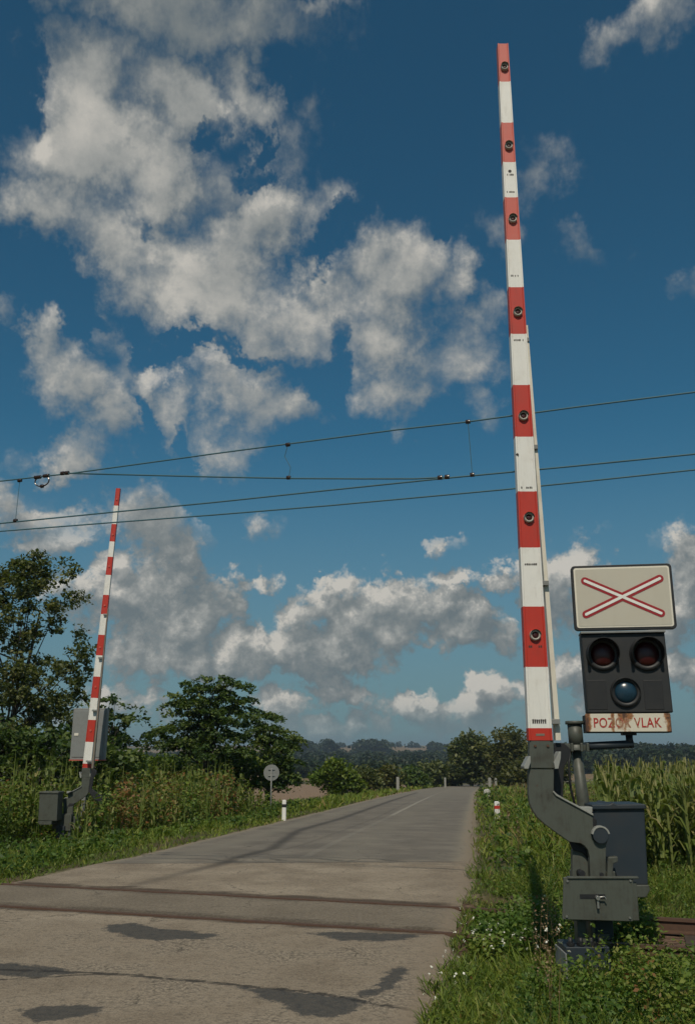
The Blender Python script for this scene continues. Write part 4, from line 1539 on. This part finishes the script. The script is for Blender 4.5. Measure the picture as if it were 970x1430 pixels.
s0, s1 = c2(150, 576), c2(790, 140)
x0_, x1_, zA, zB = s0[0], s1[0], c2(470, 572)[1], c2(470, 138)[1]
mb = MB()
mb.prism(rrect(x0_, x1_, zA, zB, .035), -.02, .030)
mb.build('sign_frame', M['black'], sg, .004)
face = paint('aged_cream_sign_face', (.52, .49, .41), .5, (.40, .36, .28), .35, 3)
panel = MB()
panel.prism(rrect(x0_ + .022, x1_ - .022, zA + .022, zB - .022, .022), -.0235, -.0195)
pn = panel.build('sign_panel', paint('cream_raised_rim', (.74, .70, .60), .45, (.45, .40, .3), .3, 6), sg, .002)
mb = MB()
mb.prism(rrect(x0_ + .036, x1_ - .036, zA + .036, zB - .036, .015), -.0255, -.0238)
mb.build('sign_face', face, pn)


def capsule(a, b, r, n=8):
    a, b = Vector((a[0], a[1])), Vector((b[0], b[1]))
    d = (b - a).normalized(); ang_ = math.atan2(d.y, d.x)
    pts = []
    for c_, s_ in ((b, -90), (a, 90)):
        for k in range(n + 1):
            t_ = ang_ + R(s_ + 180 * k / n)
            pts.append((c_.x + r * math.cos(t_), c_.y + r * math.sin(t_)))
    return pts


M['signred'] = paint('sign_red', (.33, .012, .018), .45, (.2, .02, .02), .3, 8)
M['signwhite'] = paint('sign_white', (.80, .80, .76), .45, (.6, .57, .5), .3, 8)
for k, (pa_, pb_) in enumerate((((217, 248), (722, 462)), ((226, 470), (712, 232)))):
    mb = MB()
    mb.prism(capsule(c2(*pa_), c2(*pb_), .0335), -.0285 - .0006 * k, -.0262)
    mb.build('saltire_border', M['signred'], pn)
for k, (pa_, pb_) in enumerate((((217, 248), (722, 462)), ((226, 470), (712, 232)))):
    mb = MB()
    mb.prism(capsule(c2(*pa_), c2(*pb_), .0120), -.0312 - .0006 * k, -.0296)
    mb.build('saltire_bar', M['signwhite'], pn)
# housing
mb = MB()
hL, hR = c2(206, 800)[0], c2(768, 800)[0]
hT, hB = c2(480, 592)[1], c2(480, 1122)[1]
mb.prism([(hL, hT), (hR, hT), (hR + .012, hB), (hL + .012, hB)], 0.0, .20)
hs = mb.build('housing', M['housing'], sg, .010)
mb = MB()
mb.box(hL - .004, hR + .004, -.03, .19, hT, hT + .018)
mb.build('housing_top', M['galv'], sg, .003)
mb = MB()
for (a, b) in (((228, 905), (372, 1100)), ((605, 905), (748, 1100))):
    pA, pB = c2(*a), c2(*b)
    mb.box(pA[0], pB[0], -.004, .002, pB[1], pA[1])
mb.build('housing_panel', M['black'], hs, .002)


def lamp_head(cx_, cy_, rpx, gmat, nm, hood):
    q = c2(cx_, cy_)
    r_ = (c2(cx_ + rpx, cy_)[0] - q[0])
    mb = MB()
    n2 = 36
    rs = [[mb.bm.verts.new((rr_ * math.cos(2 * math.pi * k / n2), yy, rr_ * math.sin(2 * math.pi * k / n2))) for k in range(n2)]
          for rr_, yy in ((r_ * .70, -.002), (r_ * .76, -.022), (r_ * 1.0, -.022), (r_ * 1.04, 0.002))]
    for a, b in zip(rs, rs[1:]):
        for k in range(n2): mb.bm.faces.new((a[k], a[(k + 1) % n2], b[(k + 1) % n2], b[k])).smooth = True
    lo = mb.build(nm, M['black'], sg)
    lo.location = (q[0], 0, q[1])
    mb = MB()
    for yy0, yy1, rr_ in ((-.02, -hood, r_ * .98),):
        a0, a1 = -35, 215
        N_ = 26
        hh_ = []
        for f in (1.0, .955):
            for yy in (yy0, None):
                row = []
                for k in range(N_ + 1):
                    a_ = R(a0 + (a1 - a0) * k / N_)
                    L_ = yy1 * (.35 + .65 * max(0, math.sin((k / N_) * math.pi)) ** .7)
                    row.append(mb.bm.verts.new((rr_ * f * math.cos(a_), yy if yy is not None else L_, rr_ * f * math.sin(a_))))
                hh_.append(row)
        for (a, b) in ((0, 1), (1, 3), (3, 2), (2, 0)):
            for k in range(N_): mb.bm.faces.new((hh_[a][k], hh_[a][k + 1], hh_[b][k + 1], hh_[b][k]))
    mb.build('visor', M['black'], lo)
    mb = MB()
    mb.tube([(0, 0, 0), (0, -.012, 0), (0, -.030, 0), (0, -.040, 0)], [r_ * .78, r_ * .74, r_ * .52, r_ * .12], 32)
    mb.build('lens', gmat, lo)


lamp_head(336, 735, 108, M['redglass'], 'signal_lamp', .17)
lamp_head(628, 732, 112, M['redglass'], 'signal_lamp', .17)
lamp_head(490, 985, 100, M['blueglass'], 'signal_lamp', .05)


# warning plate
def plate_mat(t):
    p = opos(t)
    x = t.sep(p)[0]
    n = t.noise(p, 9, 6, .7)
    n2 = t.noise(p, 45, 4, .7)
    x = t.m('SUBTRACT', x, c2(500, 1185)[0])
    ends = t.ramp(t.m('ABSOLUTE', x), .27, .335)
    midw = t.m('MAXIMUM', t.ramp(t.m('ABSOLUTE', t.m('SUBTRACT', x, -.02)), .10, .03), t.ramp(t.m('ABSOLUTE', t.m('ADD', x, .12)), .03, .0))
    k = t.m('ADD', t.m('MULTIPLY', ends, .30), t.m('ADD', t.m('MULTIPLY', midw, .22), n))
    c = t.mix(t.ramp(k, .60, .74), (.62, .58, .48), (.30, .13, .045))
    c = t.mix(t.ramp(t.m('ADD', k, t.m('MULTIPLY', n2, .2)), .82, .95), c, (.075, .035, .02))
    return pbsdf(t, c, .6, 0, bump(t, n, .2, .002))


pL, pR = c2(222, 1185)[0], c2(786, 1185)[0]
pT, pB_ = c2(500, 1128)[1], c2(500, 1248)[1]
mb = MB()
mb.box(pL, pR, -.035, -.012, pB_, pT)
tp = mb.build('text_plate', mat('rusting_white_enamel', plate_mat), sg, .003)
mb = MB()
mb.box(pL - .006, pR + .006, -.0118, .18, pB_ - .008, pT - .01)
mb.build('lower_box', M['housing'], sg, .004)


def text_mesh(body, width, height, name, m_, parent, loc):
    cu = bpy.data.curves.new('tmp', 'FONT')
    cu.body = body
    cu.extrude = .001
    cu.space_character = 1.08
    cu.offset = .014
    ob = bpy.data.objects.new('tmp', cu)
    C.objects.link(ob)
    dgx = bpy.context.evaluated_depsgraph_get()
    me = bpy.data.meshes.new_from_object(ob.evaluated_get(dgx))
    bpy.data.objects.remove(ob)
    co = np.empty(len(me.vertices) * 3, np.float32); me.vertices.foreach_get('co', co); co = co.reshape(-1, 3)
    mn, mx = co.min(0), co.max(0)
    X = (co[:, 0] - (mn[0] + mx[0]) / 2) / (mx[0] - mn[0]) * width
    Z = (co[:, 1] - (mn[1] + mx[1]) / 2) / (mx[1] - mn[1]) * height
    Yv = -(co[:, 2] - mn[2]) / (mx[2] - mn[2]) * .002
    me.vertices.foreach_set('co', np.stack([X, Yv, Z], -1).astype(np.float32).ravel())
    me.name = name
    me.materials.clear()
    o = link(name, me, m_, parent)
    o.location = loc
    return o


def letter_mat(t):
    p = opos(t)
    n = t.noise(p, 22, 5, .7)
    x = t.sep(p)[0]
    mid = t.ramp(t.m('ABSOLUTE', t.m('ADD', x, .03)), .16, .05)
    c = t.mix(t.m('MULTIPLY', t.ramp(t.m('ADD', n, t.m('MULTIPLY', mid, .17)), .54, .66), .85), (.36, .02, .015), (.30, .20, .12))
    return pbsdf(t, c, .6)


cq = c2(498, 1188)
text_mesh('POZOR VLAK', c2(722, 1188)[0] - c2(274, 1188)[0], .082, 'lettering', mat('flaking_red_letters', letter_mat), tp, (cq[0], -.0352, cq[1]))
# stem, bracket, mast
st_ = c2(515, 1300, .08)
mb = MB()
mb.tube([(st_[0], .08, pB_ - .02), (st_[0], .08, c2(515, 1350)[1])], .030, 16)
mb.box(st_[0] - .06, st_[0] + .055, .02, .14, c2(0, 1272)[1], pB_ - .006)
mb.build('stem', M['black'], sg)
jm = hp(802, 1042, .1)
zj = c2(515, 1345)[1]
mb = MB()
mb.tube([(jm[0], .08, jm[1] - .005), (st_[0] + .03, .08, zj + .02)], .034, 14)
mb.build('bracket', M['bluegrey'], sg)
mt = hp(801, 1008, .1)
mb = MB()
mb.tube([(mt[0], .08, mt[1] - .02), (mt[0] + .005, .08, jm[1])], .062, 18)
mb.tube([(mt[0], .08, mt[1] - .022), (mt[0], .08, mt[1] + .006)], .078, 18)
mb.tube([(mt[0] + .002, .08, jm[1] - .02), (mt[0] + .03, .08, jm[1] - .45), (mt[0] + .03, .08, jm[1] - .5), (mt[0] + .03, .08, -.1)], [.040, .052, .052, .06], 16)
mb.build('mast', M['grey'], sg)
mb = MB()
mb.tube([(mt[0], .08, jm[1] - .035), (mt[0], .08, jm[1] + .012)], [.10, .085], 14)
mb.box(mt[0] - .14, mt[0] - .05, .03, .13, jm[1] - .025, jm[1] + .02)
for dx in (-.11, -.04, .04, .09):
    mb.cyl((mt[0] + dx, -.01, jm[1] - .01), (0, 0, 1), .014, .07, 6)
mb.build('mast_clamp', M['grey'], sg, .003)
mb = MB()                                       # cable down the mast
mb.tube([(mt[0] - .05, .02, jm[1] - .03), (mt[0] - .075, .0, jm[1] - .15), (mt[0] - .07, .01, jm[1] - .35), (mt[0] - .02, .03, jm[1] - .6)], .010, 8)
mb.build('cable', M['black'], sg)

# ---- signal across the track, seen from behind
b_ = at(123.5, 1025, 22.3)
s2 = thing('crossing_signal', 'grey back of the crossing signal standing behind the far barrier', 'railway signal', (b_.x, 22.3, -.35))
zt, zb = at(123, 989, 22.3).z + .35, at(123, 1061, 22.3).z + .35
mb = MB()
mb.box(-.40, .42, 0, .20, zb, zt)
mb.build('housing', M['galv'], s2, .01)
mb = MB()
mb.box(-.36, -.02, -.012, .0, zb + .06, zt - .06)
mb.box(.02, .38, -.012, .0, zb + .06, zt - .06)
mb.build('housing_door', M['galv'], s2, .006)
mb = MB()
mb.box(-.33, -.23, -.022, -.0122, zb + .56, zb + .62)
mb.build('pale_spot', M['brace'], s2, .002)  # small pale rectangle on the left door
mb = MB()
mb.box(-.41, .43, -.03, .21, zb - .02, zb)
mb.build('sill', M['fadedred'], s2, .003)
mb = MB()
mb.tube([(-.02, .1, -.2), (-.02, .1, zb)], .05, 14)
mb.build('mast', M['galv'], s2)

# ------------------------------------------------------------------ overhead line above the track
def wp(px, py, off=0.0):
    d = ray(px, py)
    o = Vector((0, 0, H))
    t_ = ((TC - o).dot(TN) + off) / d.dot(TN)
    return o + d * t_


def wire(pix, off, name, parent, rad, ext=(28, 28), org=None):
    pts = [wp(x, y, off) for x, y in pix]
    if ext[0]:
        d = (pts[0] - pts[1]).normalized(); pts.insert(0, pts[0] + d * ext[0] + Vector((0, 0, .4 if name != 'contact_wire' else 0)))
    if ext[1]:
        d = (pts[-1] - pts[-2]).normalized(); pts.append(pts[-1] + d * ext[1] + Vector((0, 0, .4 if name != 'contact_wire' else 0)))
    mb = MB()
    mb.tube([p - org for p in pts], rad, 8)
    return mb.build(name, M['wire'], parent)


og = wp(485, 690)
ohl = thing('overhead_line', 'overhead wire pair with droppers and clamps strung across the sky above the track', 'overhead line', tuple(og))
wire([(0, 672), (100, 661), (300, 633.5), (402, 620), (555, 600), (653, 589), (800, 569), (970, 547.5)], 0, 'messenger_wire', ohl, .0105, org=og)
wire([(0, 731), (160, 715), (300, 701.5), (460, 684.5), (630, 667), (800, 651), (970, 634)], 0, 'contact_wire', ohl, .0105, org=og)
wire([(96, 661), (200, 663.5), (300, 666), (402, 668), (500, 668.5), (580, 668.5), (625, 666.5)], 0, 'stitch_wire', ohl, .0105, (0, 0), og)
for (ax, ay), (bx_, by_), wig in (((653, 589), (659, 663), 0), ((402, 621), (403, 667), .06), ((28, 671), (22, 727), 0)):
    a, b = wp(ax, ay) - og, wp(bx_, by_) - og
    mb = MB()
    mb.tube([a, a.lerp(b, .35) + TD * (-wig * .8), a.lerp(b, .7) + TD * wig * .5, b], .0042, 6)
    dr = mb.build('dropper', M['wire'], ohl)
    mb = MB()
    mb.cyl(a, TD, .026, .055, 10)
    mb.cyl(b, TD, .026, .05, 10)
    mb.build('clamp', M['porcelain'], dr, .003)
mb = MB()
for x, y in ((88, 661), (94, 660.5), (614, 667), (624, 666)):
    mb.cyl(wp(x, y) - og, TD, .028, .055, 10)
mb.build('splice_clamp', M['porcelain'], ohl, .003)
mb = MB()
c_ = wp(59, 672) - og
rg = []
for k in range(25):
    a_ = 2 * math.pi * k / 24
    rg.append(c_ + TD * (.115 * math.cos(a_)) + Vector((0, 0, .075 * math.sin(a_))))
mb.tube(rg, .009, 6, caps=False)
mb.build('tension_ring', M['porcelain'], ohl)
mb = MB()
for x, y, l_ in ((53, 666.5, .10), (65, 664.5, .09), (59, 679, .04)):
    mb.cyl(wp(x, y) - og, TD, .026, l_, 10)
mb.build('ring_clamp', M['porcelain'], ohl, .003)
og2 = wp(485, 700, .8)
fw_ = thing('feeder_wire', 'lowest single wire, just below the contact wire of the overhead line', 'wire', tuple(og2))
wire([(0, 742), (160, 729.5), (300, 719), (460, 706), (700, 684), (800, 674), (970, 656)], .8, 'cable', fw_, .0105, org=og2)

# ------------------------------------------------------------------ roadside things
M['dull'] = paint('grimy_pale_paint', (.30, .30, .27), .6, (.12, .11, .09), .5, 6)

def delineator(label, px, ytop, Y, w_=.12, group='white marker posts along the road', band=True):
    p = at(px, ytop, Y)
    gz = float(ground_z(p.x, Y)) - .05
    o = thing('marker_post', label, 'marker post', (p.x, Y, gz), rnd.uniform(-.15, .15), group)
    h_ = p.z - gz
    mb = MB()
    mb.prism([(-w_ / 2, -.1), (w_ / 2, -.1), (w_ / 2, h_ - .035), (w_ * .3, h_), (-w_ * .3, h_), (-w_ / 2, h_ - .02)], -.04, .04)
    mb.build('post', M['white'] if Y < 40 else M['dull'], o, .012)
    if band:
        mb = MB()
        mb.box(-w_ / 2 - .004, w_ / 2 + .004, -.044, .044, h_ - .21, h_ - .12)
        mb.build('band', M['red'] if band == 'red' else M['black'], o, .003)
    return o


delineator('white marker post with dark band in the grass left of the road', 397, 1117, 28, band='black')
delineator('white marker post with red band in the right verge', 693, 1119, 27.5, .145, band='red')
delineator('left one of two pale posts close together at the far bend', 683, 1086, 84, .26, band=None)
delineator('right one of two pale posts close together at the far bend', 691.5, 1086.5, 83, .20, band=None)
delineator('pale post in the middle of the distant left roadside', 555, 1085, 78, .24, band=None)
delineator('small pale post farthest along the distant left roadside', 621, 1086, 100, .20, band=None)
# low stone at the verge
p = at(679.5, 1106, 56)
mb = MB()
mb.prism([(-.20, -.6), (.20, -.6), (.18, .10), (.08, .17), (-.09, .17), (-.19, .08)], -.14, .14)
o = mb.build('kerb_stone', M['stone'], None, .03)
o.location = (p.x, 56, p.z)
tag(o, 'low pale stone in the grass at the right road edge near the bend', 'stone')
# round sign seen from behind
p = at(379, 1079, 34)
gz = float(ground_z(p.x, 34)) - .1
rs = thing('road_sign', 'round road sign on a thin post, its plain grey back showing', 'road sign', (p.x, 34, gz), R(6))
h_ = p.z - gz
mb = MB()
mb.cyl((0, 0, h_), (0, 1, 0), .285, .012, 40)
dsk = mb.build('disc', M['galv'], rs, .003)
mb = MB()
for dz in (-.11, .11):
    mb.box(-.12, .12, -.035, -.007, h_ + dz - .015, h_ + dz + .015)
mb.build('bracket', M['galv'], dsk, .003)
mb = MB()
mb.tube([(0, -.055, -.2), (0, -.055, h_ + .16)], .024, 14)
mb.build('post', M['galv'], rs)

# ------------------------------------------------------------------ haze: the air itself
def haze_mat():
    m_ = bpy.data.materials.new('haze_air')
    m_.use_nodes = True
    t = NT(m_.node_tree)
    m_.node_tree.nodes.clear()
    v = t.n.new('ShaderNodeVolumePrincipled')
    v.inputs['Color'].default_value = (.62, .76, .92, 1)
    v.inputs['Density'].default_value = HAZE
    v.inputs['Anisotropy'].default_value = .2
    o = t.n.new('ShaderNodeOutputMaterial')
    t.l.new(v.outputs[0], o.inputs['Volume'])
    return m_


HAZE = .00036
if HAZE:
    gzs = GZ.min()
    mb = MB()
    mb.box(gx[0] - 20, gx[-1] + 20, gy[0] - 20, gy[-1] + 20, float(gzs) - 1.5, max(34.0, float(GZ.max()) + 18))
    tag(mb.build('haze', haze_mat()), kind='stuff')
